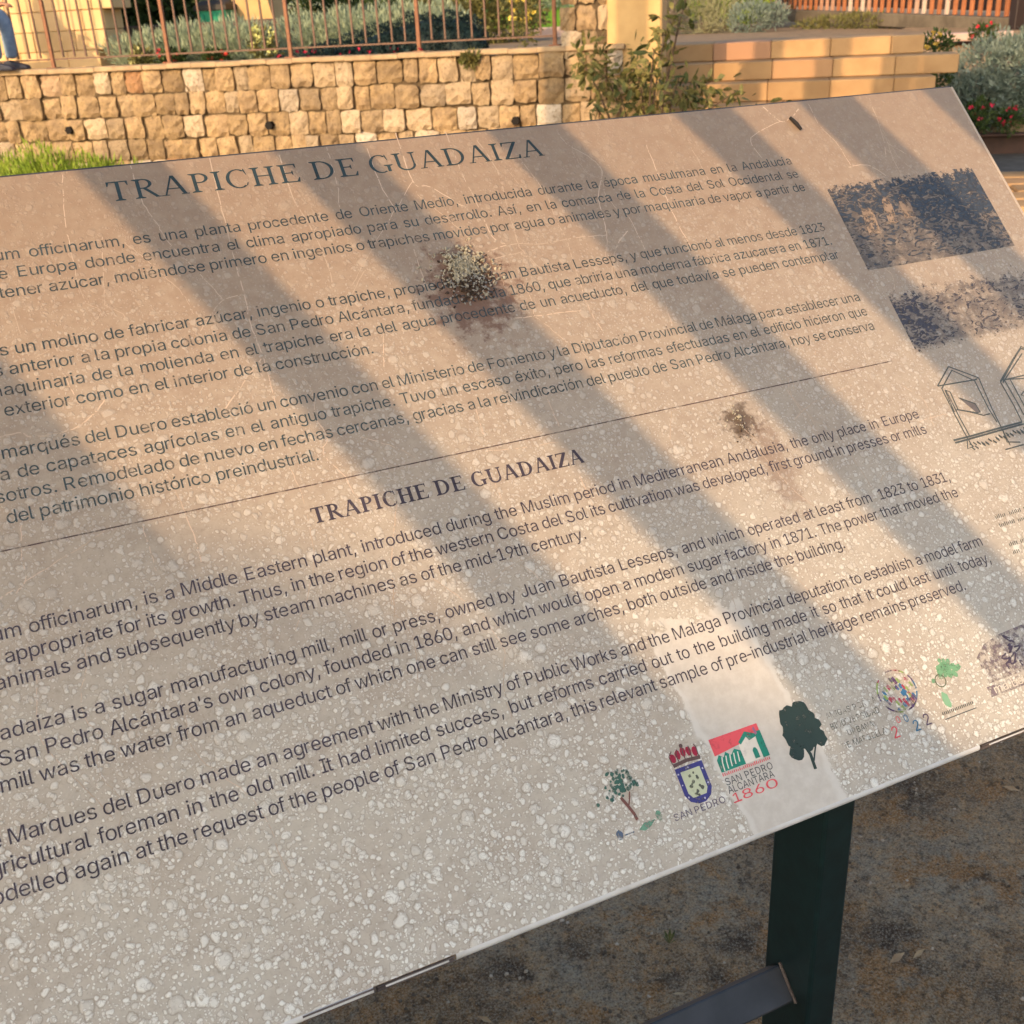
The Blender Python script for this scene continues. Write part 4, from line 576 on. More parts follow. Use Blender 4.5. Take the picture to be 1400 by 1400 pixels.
# coat of arms
mb = MB(); flat(mb, [(55.1, 26.68), (56.85, 26.68), (56.85, 28.15), (56.62, 28.55), (56.2, 28.78), (55.75, 28.78), (55.32, 28.55), (55.1, 28.15)], .0002); mb.build('shield_border', blu, sg)
mb = MB(); flat(mb, [(55.36, 26.93), (56.59, 26.93), (56.59, 28.1), (56.4, 28.4), (55.55, 28.4), (55.36, 28.1)], .00025); mb.build('shield_field', ink_mat('shield_pale', (0.48, 0.52, 0.36), .2), sg)
dots('shield_charge', (0.09, 0.10, 0.08), [(55.97 + rr.gauss(0, .18), v_) for v_ in [27.15 + .11 * k for k in range(12)]], .09, .0003)
dots('shield_star', (0.6, 0.6, 0.7), [(55.2, 27.0), (55.9, 26.8), (56.72, 27.1), (56.72, 27.9), (55.3, 28.3), (56.2, 28.6), (55.2, 27.6)], .06, .0003, .1)
mb = MB()
for k in range(5): disc(mb, 55.25 + k * .35, 26.12 - .12 * math.sin(k * math.pi / 4) * 1.5, .17, .0002 + k * .00001, 9, .1, .27)
mb.build('crown_cap', ink_mat('crown_red', (0.34, 0.025, 0.055), .35), sg)
mb = MB(); strip(mb, [(55.1, 26.5), (55.97, 26.42), (56.85, 26.5)], .2, .00028)
for k in range(5): strip(mb, [(55.1 + k * .42, 26.4), (55.05 + k * .44, 25.95), (55.3 + k * .36, 25.72)], .06, .0003 + k * .00001)
disc(mb, 55.97, 25.6, .12, .0003); mb.build('crown_band', ink_mat('crown_dark', (0.12, 0.075, 0.07), .35), sg)
mb = MB(); put_word(mb, 'SAN PEDRO'.replace(' ', ' ') .split()[0], 54.0, 29.2, .50, .0002, 1.15); put_word(mb, 'PEDRO', 55.3, 29.2, .50, .0002, 1.15); mb.build('emblem_lettering', ink_mat('violet_letter', (.09, .07, .13), .5, extra=.1), sg)
# town emblem: red sky, green hills, pale building
mb = MB(); flat(mb, [(57.7, 25.8), (60.95, 25.8), (60.95, 26.35), (59.6, 26.55), (57.7, 26.75)], .0002); mb.build('emblem_sky', red, sg)
mb = MB(); flat(mb, [(57.72, 27.68), (57.72, 27.0), (57.95, 26.75), (58.2, 26.95), (58.4, 26.7), (58.7, 26.95), (59.0, 26.7), (59.35, 26.9), (59.35, 27.68)], .00022)
flat(mb, [(60.55, 27.68), (60.55, 26.75), (60.62, 26.2), (60.98, 26.2), (60.98, 27.68)], .00022); flat(mb, [(59.4, 26.45), (60.0, 26.0), (60.62, 26.3), (60.6, 26.45), (60.1, 26.55), (59.98, 26.3), (59.5, 26.62)], .00026); mb.build('emblem_hill', grn, sg)
mb = MB(); flat(mb, [(59.36, 27.68), (59.36, 26.62), (60.0, 26.18), (60.54, 26.5), (60.54, 27.68)], .00024)
for k in range(5): strip(mb, [(57.95 + k * .27, 27.65 - .05 * k), (58.0 + k * .27, 27.2), (58.1 + k * .26, 26.9)], .07, .00026)
mb.build('emblem_building', wht, sg)
mb = MB(); flat(mb, [(60.05, 27.6), (60.05, 27.15), (60.15, 27.0), (60.28, 27.0), (60.36, 27.15), (60.36, 27.6)], .0003); mb.build('emblem_door', grn, sg)
mb = MB(); flat(mb, [(60.55, 26.0), (60.68, 25.9), (60.75, 26.3), (60.6, 26.4)], .00032); mb.build('emblem_tower', ink_mat('tower_violet', (.25, .12, .2), .2), sg)
mb = MB(); u = 57.75
while u < 60.9: L_ = rr.uniform(.05, .09); strip(mb, [(u, 27.9), (u + .01, 27.9 - rr.uniform(.1, .2))], .06, .0002); u += .125
mb.build('emblem_lettering', red, sg)
mb = MB(); put_word(mb, 'SAN', 57.68, 28.42, .55, .0002, 1.0); put_word(mb, 'PEDRO', 58.98, 28.42, .55, .0002, .98); put_word(mb, 'ALCÁNTARA'.replace('Á', 'A'), 57.66, 28.86, .55, .00021, .94); mb.build('emblem_lettering', blk, sg)
mb = MB()
u = 57.75
for k, ch in enumerate('1860'): put_word(mb, ch, u + (0, .0, 0, 0)[k], 29.40, .68, .0002, (1.5, 1.9, 1.9, 2.2)[k]); u += (.62, .8, .8, .9)[k]
mb.box(pp(58.02, 29.38, .0002), (VX, VV, VN), (.0068, .0010, .00004)); mb.build('emblem_numerals', red, sg)
# dark tree emblem
tr_ = ink_mat('tree_emblem_ink', (0.028, 0.048, 0.043), .35, (.50, .68)); mb = MB(); cx, cy = 63.55, 26.75; pts = []
for k in range(56):
    a = 6.283 * k / 56; r_ = 1.13 + .10 * math.sin(a * 5 + .5) + .06 * math.sin(a * 13) + rr.uniform(-.05, .05); pts.append((cx + r_ * math.cos(a) * 1.12, cy + r_ * math.sin(a) * 1.22))
flat(mb, pts, .0002); disc(mb, 64.45, 27.7, .48, .00022, 14, .14); disc(mb, 62.7, 28.0, .5, .00024, 14, .14); mb.build('tree_emblem_crown', tr_, sg)
mb = MB(); strip(mb, [(63.3, 27.8), (63.45, 28.4), (63.38, 29.25)], .20, .00026); strip(mb, [(64.1, 27.9), (63.75, 28.4), (63.5, 28.8)], .10, .00028); mb.build('tree_emblem_trunk', tr_, sg)
mb = MB()
for k, (t_, u_) in enumerate((('AMIGAS POR LA', 65.4), ('BIODIVERSIDAD', 65.4), ('URBANA', 66.3), ('DE MARBELLA', 65.6))):
    uu = u_; 
    for wd in t_.split(): uu = put_word(mb, wd, uu, 26.95 + k * .62, .50, .0002, .93) + .16
mb.build('emblem_lettering', ink_mat('grey_green_letter', (0.07, 0.085, 0.07), .85, (.42, .66), extra=.2), sg)
# balloon of coloured strokes
cols = {'blue': (.04, .17, .33), 'red': (.42, .05, .09), 'lime': (.30, .42, .12), 'violet': (.12, .07, .17)}
for i, (nm, c) in enumerate(cols.items()):
    mb = MB()
    for k in range(17):
        a = rr.uniform(0, 6.283); q_ = 1.0 if k < (9 if nm == 'violet' else 5) else math.sqrt(rr.uniform(.02, .7)); cu, cv = 70.75 + 1.38 * q_ * math.cos(a), 26.9 + 1.25 * q_ * math.sin(a) - .15
        if q_ == 1.0: strip(mb, [(70.75 + 1.38 * math.cos(a + d_), 26.75 + 1.25 * math.sin(a + d_)) for d_ in (0, .12, .24, .36)], .10, .0002 + i * .00003 + k * .000002)
        else: strip(mb, [(cu, cv), (cu + .12, cv + .3)], rr.uniform(.12, .24), .0002 + i * .00003 + k * .000002)
    mb.build('balloon_stroke', ink_mat('balloon_' + nm, c, .7, (.44, .66), extra=.18), sg)
mb = MB(); put_word(mb, '2', 69.15, 29.25, .95, .0003); put_word(mb, '0', 69.8, 28.5, .55, .00031); mb.build('year_numeral', red, sg)
mb = MB(); put_word(mb, '0', 70.35, 28.6, .6, .0003); put_word(mb, '2', 70.75, 29.3, .9, .00031); mb.build('year_numeral', ink_mat('year_blue', (.04, .16, .28), .3), sg)
mb = MB(); put_word(mb, '2', 71.6, 29.2, .95, .00032); mb.build('year_numeral', ink_mat('year_violet', (.10, .07, .12), .3), sg)
# green tree with face
dots('palm_mark_leaf', (0.20, 0.42, 0.24), [(74.75 + rr.gauss(0, .42), 26.55 + rr.gauss(0, .26)) for _ in range(60)], .17, fade=.6)
mb = MB(); strip(mb, [(74.0 + .38 * math.cos(a), 27.05 + .38 * math.sin(a)) for a in [k * .4 for k in range(17)]], .07, .0003); mb.build('palm_mark_ring', ink_mat('ring_ink', (.10, .13, .08), .4), sg)
mb = MB(); disc(mb, 73.8, 28.2, .26, .0002, 10, .2, .5); mb.build('palm_mark_base', ink_mat('base_green', (.22, .42, .26), .5), sg)
mb = MB(); strip(mb, [(73.1, 29.25), (75.6, 29.25)], .06, .0002); 
for k in range(18): strip(mb, [(73.1 + k * .14, 28.98), (73.13 + k * .14, 28.8)], .07, .0002)
mb.build('emblem_lettering', m_draw, sg)
# violet emblem at the right
vm = ink_mat('violet_patch_ink', (0.20, 0.155, 0.18), .7, (.38, .60), extra=.30)
mb = MB(); flat(mb, [(77.3, 26.5), (78.2, 25.9), (79.6, 25.6), (81.9, 25.5), (82.2, 28.2), (77.3, 28.2)], .0002); flat(mb, [(77.0, 28.35), (81.9, 28.35), (81.9, 29.0), (77.0, 29.0)], .0002); mb.build('violet_emblem', vm, sg)
mb = MB(); put_word(mb, 'marbella', 77.4, 28.88, .72, .0003, 1.2); mb.build('emblem_lettering', wht, sg)
mb = MB()
for k in range(16): cu, cv = rr.uniform(79.5, 82), rr.uniform(25.9, 27.9); strip(mb, smoothline([(cu, cv), (cu + rr.uniform(-.5, .5), cv + rr.uniform(-.4, .4)), (cu + rr.uniform(-.6, .6), cv + rr.uniform(-.3, .5))], 3), .11, .00031 + k * .000006)
mb.build('violet_emblem_line', ink_mat('violet_dark', (.08, .06, .10), .5, extra=.2), sg)

# ------------------------------------------------------------------ dried clumps and a twig lying on the board
def clump(loc_u, loc_v, n, ru, rv, label, seed, big, name='mud_clump', hgt=.005):
    r = random.Random(seed); t = thing(name, tuple(pp(loc_u, loc_v, .0002)), label, 'dirt')
    ms = [simple('clump_straw', (.50, .46, .36), (.34, .31, .23), 300, .9, .3, .001), simple('clump_dark', (.05, .035, .028), (.10, .07, .05), 300, .9, .3, .001), simple('clump_grit', (.42, .40, .36), (.28, .26, .22), 300, .6, .3, .001)]
    for mi, (nm, frac) in enumerate((('straw_crumb', .5), ('soil_crumb', .32), ('grit', .18))):
        mb = MB()
        for k in range(int(n * frac)):
            a = r.uniform(0, 6.283); q_ = min(1.6, abs(r.gauss(0, .55))); du, dv = ru * q_ * math.cos(a), rv * q_ * math.sin(a) + (rv * .35 if mi else -rv * .3)
            hz = max(0, 1 - q_ * q_) * hgt * r.uniform(.2, 1); c = pp(loc_u + du, loc_v + dv, .0006 + hz * (1 if mi == 0 else .6)); s_ = big * r.uniform(.3, 1.0)
            d1 = Vector((r.gauss(0, 1), r.gauss(0, 1), r.gauss(0, 1))).normalized(); d2 = d1.cross(Vector((r.gauss(0, 1), r.gauss(0, 1), r.gauss(0, 1)))).normalized()
            mb.box(c, (d1, d2, d1.cross(d2)), (s_ * (1.3 if mi == 0 else 1.0), s_ * .8, s_ * .5))
        o = mb.build(nm, ms[mi], t); o['kind'] = 'stuff'
    return t
clump(54.05, -5.7, 1300, 1.85, 1.6, 'large dried mound of straw, mud and grit stuck on the upper text of the board', 3, .0024)
clump(68.3, 7.9, 110, .9, 1.0, 'small dark crumbly dirt spot on the board just under the divider line', 9, .0014, hgt=.003)
tw = thing('twig', tuple(pp(83.8, -14.2, .002)), 'short black twig lying near the top edge of the board', 'twig')
mb = MB(); mb.tube([pp(83.55, -14.75, .002), pp(83.8, -14.1, .0026), pp(84.0, -13.6, .002)], [.0016, .0019, .0013], 8); mb.build('stick', simple('black_bark', (.018, .015, .014), rough=.6), tw)

# ------------------------------------------------------------------ pebbles and litter on the dirt
def pebble_field(name, n, seed, area, smin, smax, m, label_kind='stuff'):
    r = random.Random(seed); mb = MB()
    for k in range(n):
        x, y = r.uniform(area[0], area[1]), r.uniform(area[2], area[3]); s_ = smin + (smax - smin) * r.random() ** 3; ang = r.uniform(0, 3.14)
        z = .012 * math.sin(x * 5.1 + 1.3 * math.sin(y * 3)) * math.cos(y * 4.3 + x)
        ca, sa = math.cos(ang), math.sin(ang); X = Vector((ca, sa, 0)); Y = Vector((-sa, ca, 0)); h = s_ * r.uniform(.4, .9); k2 = r.uniform(.6, 1)
        c = Vector((x, y, z)); vs = [c + X * (s_ * math.cos(t_)) * .5 + Y * (s_ * k2 * math.sin(t_)) * .5 for t_ in [j * 1.0472 + r.uniform(-.3, .3) for j in range(6)]]
        vt = [c + (p - c) * .55 + UP * h * r.uniform(.4, .6) for p in vs]
        mb.add(vs + vt, [(i, (i + 1) % 6, 6 + (i + 1) % 6, 6 + i) for i in range(6)] + [tuple(range(6, 12))])
    return tag(mb.build(name, m, smooth=False), kind='stuff')
m_peb = simple('pebble', (.26, .20, .14), (.09, .065, .045), 37, .9, .2, .002)
m_peb2 = simple('pale_pebble', (.60, .50, .38), (.42, .32, .22), 37, .9, .2, .002)
pebble_field('gravel', 24000, 1, (-.3, 3.0, .5, 3.2), .002, .010, m_peb)
pebble_field('gravel', 2600, 2, (-.3, 3.0, .5, 3.2), .003, .010, m_peb2)

r_l = random.Random(77); mb = MB()
for k in range(150):
    x, y = r_l.uniform(0, 2.6), r_l.uniform(.8, 2.8); a = r_l.uniform(0, 6.28); d = Vector((math.cos(a), math.sin(a), r_l.uniform(-.1, .3))) * r_l.uniform(.006, .018); s_ = Vector((-d.y, d.x, 0)) * r_l.uniform(.15, .45)
    c = Vector((x, y, .012 * math.sin(x * 5.1 + 1.3 * math.sin(y * 3)) * math.cos(y * 4.3 + x) + .006)); mb.add([c - d, c + s_ + UP * .003, c + d, c - s_], [(0, 1, 2, 3)])
tag(mb.build('dry_litter', simple('dry_straw', (.50, .36, .20), (.34, .22, .12), 60, .9, 0)), kind='stuff')
# ------------------------------------------------------------------ plants
def leaf_mat(name, c1, c2, c3=None, scale=7, trans=.25, rough=.6):
    t = NT(name); P = t.geo(); n = t.noise(P, scale, 3, .6); n2 = t.noise(P, scale * 7, 2, .5)
    c = t.mix(t.ramp(n.outputs[0], .35, .65), c1, c2)
    if c3: c = t.mix(t.ramp(n2.outputs[0], .5, .7), c, c3)
    t.val(t.b.inputs['Base Color'], c); t.b.inputs['Roughness'].default_value = rough; t.b.inputs['Specular IOR Level'].default_value = .25
    tl = t.n('BsdfTranslucent'); t.val(tl.inputs[0], c); mx = t.n('MixShader'); mx.inputs[0].default_value = trans
    t.l(t.b.outputs[0], mx.inputs[1]); t.l(tl.outputs[0], mx.inputs[2]); t.l(mx.outputs[0], t.t.nodes['Material Output'].inputs[0]); return t.m
def foliage(name, m, parent, centers, n, ln, wd, seed, up=.3, kind='stuff', shell=.6):
    """many small leaves through several ellipsoids: centers = [(c, (rx, ry, rz))], axes WE, WN, UP"""
    r = np.random.RandomState(seed); V = []; F = []
    vol = np.array([a[0] * a[1] * a[2] for _, a in centers]) ** (2 / 3); cnt = (n * vol / vol.sum()).astype(int)
    E_, N_ = np.array(WE), np.array(WN)
    for (c, ax), k in zip(centers, cnt):
        d = r.randn(k, 3); d /= np.linalg.norm(d, axis=1)[:, None]; rad = 1 - (1 - shell) * r.rand(k) ** 1.5
        lump = 1 + .16 * np.sin(d[:, 0] * 7 + seed) * np.cos(d[:, 2] * 6 + d[:, 1] * 5); rad = rad * lump
        P_ = np.array(c)[None] + (d[:, :1] * ax[0] * E_ + d[:, 1:2] * ax[1] * N_ + d[:, 2:] * ax[2] * np.array([0, 0, 1.])) * rad[:, None]
        g_ = (d[:, :1] * E_ + d[:, 1:2] * N_ + d[:, 2:] * np.array([0, 0, 1.])) * .8 + r.randn(k, 3) * .5 + np.array([0, 0, up]); g_ /= np.linalg.norm(g_, axis=1)[:, None]
        s_ = np.cross(g_, r.randn(k, 3)); s_ /= np.linalg.norm(s_, axis=1)[:, None]
        L = (ln * r.uniform(.5, 1.2, k))[:, None]; W = (wd * r.uniform(.6, 1.2, k))[:, None]
        a = P_; b = P_ + g_ * L * .5 + s_ * W * .5; e = P_ + g_ * L; f_ = P_ + g_ * L * .5 - s_ * W * .5
        base = sum(x.shape[0] for x in V); V.append(np.stack([a, b, e, f_], 1).reshape(-1, 3)); idx = base + np.arange(k) * 4; F.append(np.stack([idx, idx + 1, idx + 2, idx + 3], 1))
    V = np.concatenate(V); F = np.concatenate(F); V = V - np.array(parent['_loc'])
    me = bpy.data.meshes.new(name); me.vertices.add(len(V)); me.vertices.foreach_set('co', V.ravel()); me.loops.add(len(F) * 4); me.loops.foreach_set('vertex_index', F.ravel())
    me.polygons.add(len(F)); me.polygons.foreach_set('loop_start', np.arange(len(F)) * 4); me.polygons.foreach_set('loop_total', np.full(len(F), 4)); me.update(calc_edges=True); me.materials.append(m)
    o = bpy.data.objects.new(name, me); col.objects.link(o); o.parent = parent; o['kind'] = kind; return o
m_lav = leaf_mat('grey_green_leaf', (.33, .40, .27), (.42, .47, .31), (.22, .29, .19), 5)
m_silver = leaf_mat('silver_leaf', (.19, .25, .205), (.27, .32, .26), (.11, .16, .125), 6)
m_shade_leaf = leaf_mat('shade_teal_leaf', (.010, .026, .028), (.016, .034, .034), None, 6, .08)  # near-black teal: the lavender's shadow is put into this leaf colour
m_green = leaf_mat('bright_green_leaf', (.20, .31, .03), (.34, .42, .06), (.09, .15, .02), 9)
m_deep = leaf_mat('deep_green_leaf', (.030, .060, .018), (.075, .115, .03), (.02, .035, .012), 6)
m_olive = leaf_mat('olive_leaf', (.13, .14, .045), (.27, .24, .085), (.05, .065, .025), 12)
m_grass = leaf_mat('lawn_grass', (.13, .30, .03), (.20, .36, .04), None, 3)
m_wood = simple('bark', (.13, .09, .06), (.08, .055, .04), 40, .9, .5, .004)
def stems(parent, base, tips, r0, name='stem', m=None):
    mb = MB()
    for tp in tips: b = Vector(base); t_ = Vector(tp); mb.tube([b, b.lerp(t_, .5) + Vector((random.uniform(-.03, .03), random.uniform(-.03, .03), .02)), t_], [r0, r0 * .7, r0 * .35], 6)
    return mb.build(name, m or m_wood, parent)
def shrub(name, label, cat, base, cs, n, ln, wd, m, seed, group=None, up=.3, shell=.6, stem_r=.012):
    t = thing(name, tuple(base), label, cat, group)
    stems(t, base, [Vector(c).lerp(Vector(base), .25) for c, a in cs], stem_r)
    foliage('foliage', m, t, cs, n, ln, wd, seed, up, shell=shell); return t
# bright green bush at the foot of the wall, far left
shrub('green_bush', 'bright green feathery bush in front of the rubble wall at the left', 'bush', wp(-5.05, 7.72, 0),
      [(wp(-5.45, 7.7, .36), (.42, .3, .32)), (wp(-5.05, 7.72, .34), (.28, .28, .26)), (wp(-5.75, 7.75, .36), (.25, .25, .25)), (wp(-4.72, 7.8, .30), (.12, .12, .22))], 9000, .085, .013, m_green, 3, up=1.2, shell=.3)
gp = (EYE + (c_f + c_r * ((915 - 700) / 1489.6) - c_u * ((1290 - 700) / 1489.6)) * 1.0) - EYE; gp = EYE + gp * (1.45 / -gp.z)
ws = thing('weed_sprout', (gp.x, gp.y, 0), 'tiny green weed sprout in the dirt behind the board below the crest emblem', 'weed'); mb = MB()
for k in range(7):
    a = k * .9; d = Vector((math.cos(a) * .012, math.sin(a) * .012, .026 - .002 * k)); sd_v = Vector((-math.sin(a), math.cos(a), 0)) * .003; b_ = Vector((gp.x, gp.y, .0)); mb.add([b_, b_ + d * .6 + sd_v, b_ + d, b_ + d * .6 - sd_v], [(0, 1, 2, 3)])
mb.build('blade', m_olive, ws)
# lavender hedge behind the railing
lav = [(-5.25, .26), (-4.85, .30), (-4.4, .32), (-4.0, .34), (-3.6, .36), (-3.2, .38), (-2.85, .36)]
for i, (e, h) in enumerate(lav):
    lb = ('leftmost grey-green lavender clump behind the railing beside the green bin', 'second grey-green lavender clump from the bin behind the railing', 'third lavender clump from the bin behind the railing, beside pale yellow flowers',
          'middle grey-green lavender clump of the row behind the railing', 'fifth lavender clump from the bin, behind the left end of the dark shadow mound', 'sixth lavender clump from the bin, behind the middle of the dark shadow mound', 'last lavender clump of the row, next to the lawn')[i]
    n_ = 9.15 if i < 3 else 9.75
    shrub('lavender_bush', lb, 'bush', wp(e, n_, ZT), [(wp(e, n_, ZT + h * .45), (.33, .36, h * .62)), (wp(e + .15, n_ - .1, ZT + h * .35), (.22, .22, h * .5))], 3200, .075, .012, m_lav, 20 + i, 'lavender bushes behind the railing', up=1.0)
# dark leafy mound standing in for a shadow on the lavender hedge
shrub('shadow_mound', 'dark teal mound standing in for the shadow on the lavender, just behind the middle of the railing', 'bush', wp(-2.75, 8.85, ZT),
      [(wp(-3.35, 8.82, ZT + .03), (.32, .2, .12)), (wp(-3.02, 8.82, ZT + .05), (.36, .2, .19)), (wp(-2.70, 8.82, ZT + .07), (.36, .2, .235)), (wp(-2.42, 8.82, ZT + .07), (.24, .2, .235))], 16000, .024, .015, m_shade_leaf, 41, up=.1, shell=.9)
hd = bpy.data.objects['shadow_mound']; mb = MB(); prof_ = [(-3.6, .06), (-3.3, .13), (-3.0, .21), (-2.7, .275), (-2.45, .28), (-2.28, .24), (-2.2, .10)]
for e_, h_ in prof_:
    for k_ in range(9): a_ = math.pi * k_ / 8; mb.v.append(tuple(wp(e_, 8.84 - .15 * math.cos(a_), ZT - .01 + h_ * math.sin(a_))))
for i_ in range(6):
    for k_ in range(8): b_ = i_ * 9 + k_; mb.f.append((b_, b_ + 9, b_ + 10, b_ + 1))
mb.build('inner_mass', m_shade_leaf, hd, True)
# variegated flowers and red flowers by the railing
def flowers(label, base, n, colr, seed, green, spread=.16, hgt=.16, size=.016, name='flowering_plant'):
    r = random.Random(seed); t = thing(name, tuple(base), label, 'plant')
    foliage('foliage', green, t, [(Vector(base) + UP * hgt * .5, (spread, spread * .8, hgt * .55))], 420, .05, .02, seed, up=.5, shell=.3)
    mb = MB()
    for k in range(n):
        c = Vector(base) + WE * r.uniform(-spread, spread) - WN * r.uniform(0, spread) + UP * r.uniform(.35, 1.1) * hgt
        for j in range(6):
            d = Vector((r.gauss(0, 1), r.gauss(0, 1), r.gauss(0, 1))).normalized() * size; p_ = d.cross(Vector((r.gauss(0, 1), r.gauss(0, 1), r.gauss(0, 1)))).normalized() * size * .6
            mb.add([c, c + d * .6 + p_, c + d * 1.3, c + d * .6 - p_], [(0, 1, 2, 3)])
    o = mb.build('blossom', simple('petal_' + str(seed), colr, rough=.6, bump=0), t); return t
flowers('small leafy plant with cream edged leaves at the right end of the bare wall top', wp(-5.0, 8.62, ZT), 14, (.62, .60, .26), 51, m_olive, .09, .16)
flowers('pale yellow flowered plant behind the railing between lavender clumps', wp(-3.94, 8.62, ZT), 34, (.66, .68, .26), 52, m_olive, .11, .26)
flowers('red flowers among lavender beside the green bin', wp(-4.74, 8.66, ZT), 9, (.60, .03, .04), 53, m_deep, .12, .14)
flowers('pair of red flowers low behind the railing right of the bin', wp(-4.37, 8.66, ZT), 8, (.55, .05, .03), 54, m_deep, .10, .12)
flowers('dark red flowers at the left foot of the dark shadow mound', wp(-3.4, 8.62, ZT), 9, (.40, .015, .05), 55, m_shade_leaf, .3, .10)
flowers('deep red flowers at the right foot of the dark shadow mound', wp(-2.88, 8.60, ZT), 9, (.36, .015, .05), 56, m_shade_leaf, .3, .10)
flowers('small green sprig growing over the wall top at the end of the dark shadow mound', wp(-2.18, 8.28, 1.13), 2, (.3, .35, .08), 57, m_olive, .07, .08)
# lawn and its kerb
mb = MB(); mb.add([wp(-4.1, 14.3, ZT + .06), wp(-1.6, 14.3, ZT + .06), wp(-2.8, 24, 1.75), wp(-7.2, 24, 1.75)], [(0, 1, 2, 3)]); o = mb.build('lawn', m_grass); tag(o, kind='structure')
r_ = np.random.RandomState(4); mb = MB()
for k in range(5000):
    a, b = r_.uniform(-3.95, -1.7), r_.uniform(0, 1) ** 2 * 6; a -= b * .16; p = wp(a, 14.32 + b, ZT + .06 + b * .0505); d = Vector((r_.randn() * .02, r_.randn() * .02, r_.uniform(.06, .13))); s_ = Vector((r_.randn(), r_.randn(), 0)).normalized() * .008
    mb.add([p - s_, p + s_, p + d], [(0, 1, 2)])
tag(mb.build('grass', m_grass), 'bright green lawn grass behind the pale kerb', 'grass', kind='stuff')
kt = thing('garden_kerb', tuple(wp(-2.4, 14.2, ZT)), 'pale pinkish stone kerb along the front of the lawn', 'kerb')
m_pink = simple('pale_pink_stone', (.52, .38, .32), (.46, .33, .27), 8, .85, .3, .005, rnd=.08)
for k in range(5): mb = MB(); mb.box(wp(-3.9 + k * .5, 14.2, ZT + .05), (WE, WN, UP), (.494, .16, .13), .01); mb.build('kerb_stone', m_pink, kt)
for i, (e, n_, h, lb) in enumerate(((-6.3, 17.5, .9, 'far pale green hedge clump behind the lavender row on the left'), (-4.4, 19, .7, 'far pale green hedge clump behind the lawn, left of the pier'), (-2.2, 20.5, .62, 'far sage hedge clump behind the lawn nearest the pier'))):
    shrub('sage_hedge', lb, 'hedge', wp(e, n_, 1.45), [(wp(e, n_, 1.45 + h * .4), (1.5, .7, h * .6)), (wp(e + .9, n_, 1.45 + h * .3), (1.1, .7, h * .5))], 5000, .14, .03, m_lav, 60 + i, 'far hedge clumps')
for i, (e, n_, h, lb) in enumerate(((-5.0, 12.2, .75, 'dark green shrub behind the left part of the lavender row'), (-3.6, 12.6, .62, 'dark green shrub with yellow tips behind the middle lavender'))):
    shrub('green_shrub', lb, 'bush', wp(e, n_, ZT), [(wp(e, n_, ZT + h * .5), (.75, .5, h * .55)), (wp(e + .6, n_, ZT + h * .45), (.5, .5, h * .5))], 4500, .10, .035, m_olive if i else m_deep, 70 + i)
flowers('yellow flowered climber by the railing beside the pier', wp(-1.88, 8.8, ZT), 44, (.62, .50, .10), 58, m_olive, .10, .62, .02)
flowers('orange flowers on a shrub beyond the railing above the lawn', wp(-4.2, 17, 1.9), 20, (.75, .28, .10), 59, m_lav, .5, .3, .06)

# citrus-like shrub in front of the pier: every big leaf its own part
ct = thing('leafy_shrub', tuple(wp(-.85, 7.95, 0)), 'loose leafy shrub with glossy olive leaves in front of the ochre pier', 'shrub')
rr = random.Random(31); base = wp(-.85, 7.95, 0)
lm = bpy.data.meshes.new('leaf'); lm.from_pydata([(0, 0, 0), (.3, .16, .03), (.7, .17, .02), (1, 0, -.04), (.7, -.17, .02), (.3, -.16, .03), (.5, 0, -.02)], [], [(0, 1, 6), (1, 2, 6), (2, 3, 6), (3, 4, 6), (4, 5, 6), (5, 0, 6)]); lm.materials.append(m_olive)
lm2 = lm.copy(); lm2.materials[0] = leaf_mat('dark_olive_leaf', (.035, .05, .015), (.07, .085, .025), None, 6)
brs = [(-1.32, 7.9, 1.17), (-1.18, 8.0, 1.08), (-1.05, 7.8, 1.0), (-.8, 7.8, 1.20), (-.72, 8.0, 1.38), (-.62, 7.7, 1.05), (-.5, 7.9, 1.0), (-.25, 7.8, .93), (.05, 7.7, .86), (-.95, 8.05, 1.10), (-1.2, 7.7, .88), (-.4, 7.75, .78), (-.85, 7.7, .80), (-.58, 8.05, 1.62), (-1.1, 7.75, .72), (-.55, 7.8, .62)]
mb = MB()
allb = []
for e, n_, z in brs:
    a = base.copy(); m1 = wp(-.85 + (e + .85) * .35 + rr.uniform(-.04, .04), 7.93, z * .55 + rr.uniform(-.05, .05)); b = wp(e, n_, z)
    pts = [a, m1, m1.lerp(b, .55) + UP * .05, b]; mb.tube(pts, [.014, .009, .006, .0025], 6); allb.append(pts)
mb.build('branch', m_wood, ct)
foliage('inner_foliage', m_olive, ct, [(wp(-.88, 7.95, .86), (.30, .15, .20)), (wp(-.6, 7.9, .92), (.28, .15, .14)), (wp(-1.15, 7.95, 1.02), (.25, .12, .16)), (wp(-.85, 7.95, 1.12), (.2, .12, .16)), (wp(-1.25, 7.95, 1.15), (.16, .1, .14)), (wp(-.72, 7.95, 1.33), (.10, .1, .16))], 620, .075, .036, 33, up=-.2, shell=.1)
for k in range(295):
    pts = rr.choice(allb); t_ = rr.uniform(.25, 1.0) ** .6; seg = 1 + (t_ > .5); p = pts[seg].lerp(pts[seg + 1], (t_ * 2) % 1 if t_ < 1 else 1) + Vector((rr.gauss(0, .045), rr.gauss(0, .045), rr.gauss(0, .045)))
    inst('leaf', lm if rr.random() < .55 else lm2, ct, p, scale=(rr.uniform(.07, .115),) * 3, rot=(rr.uniform(-1.2, 1.2), rr.uniform(-.3, 1.3), rr.uniform(0, 6.28)))

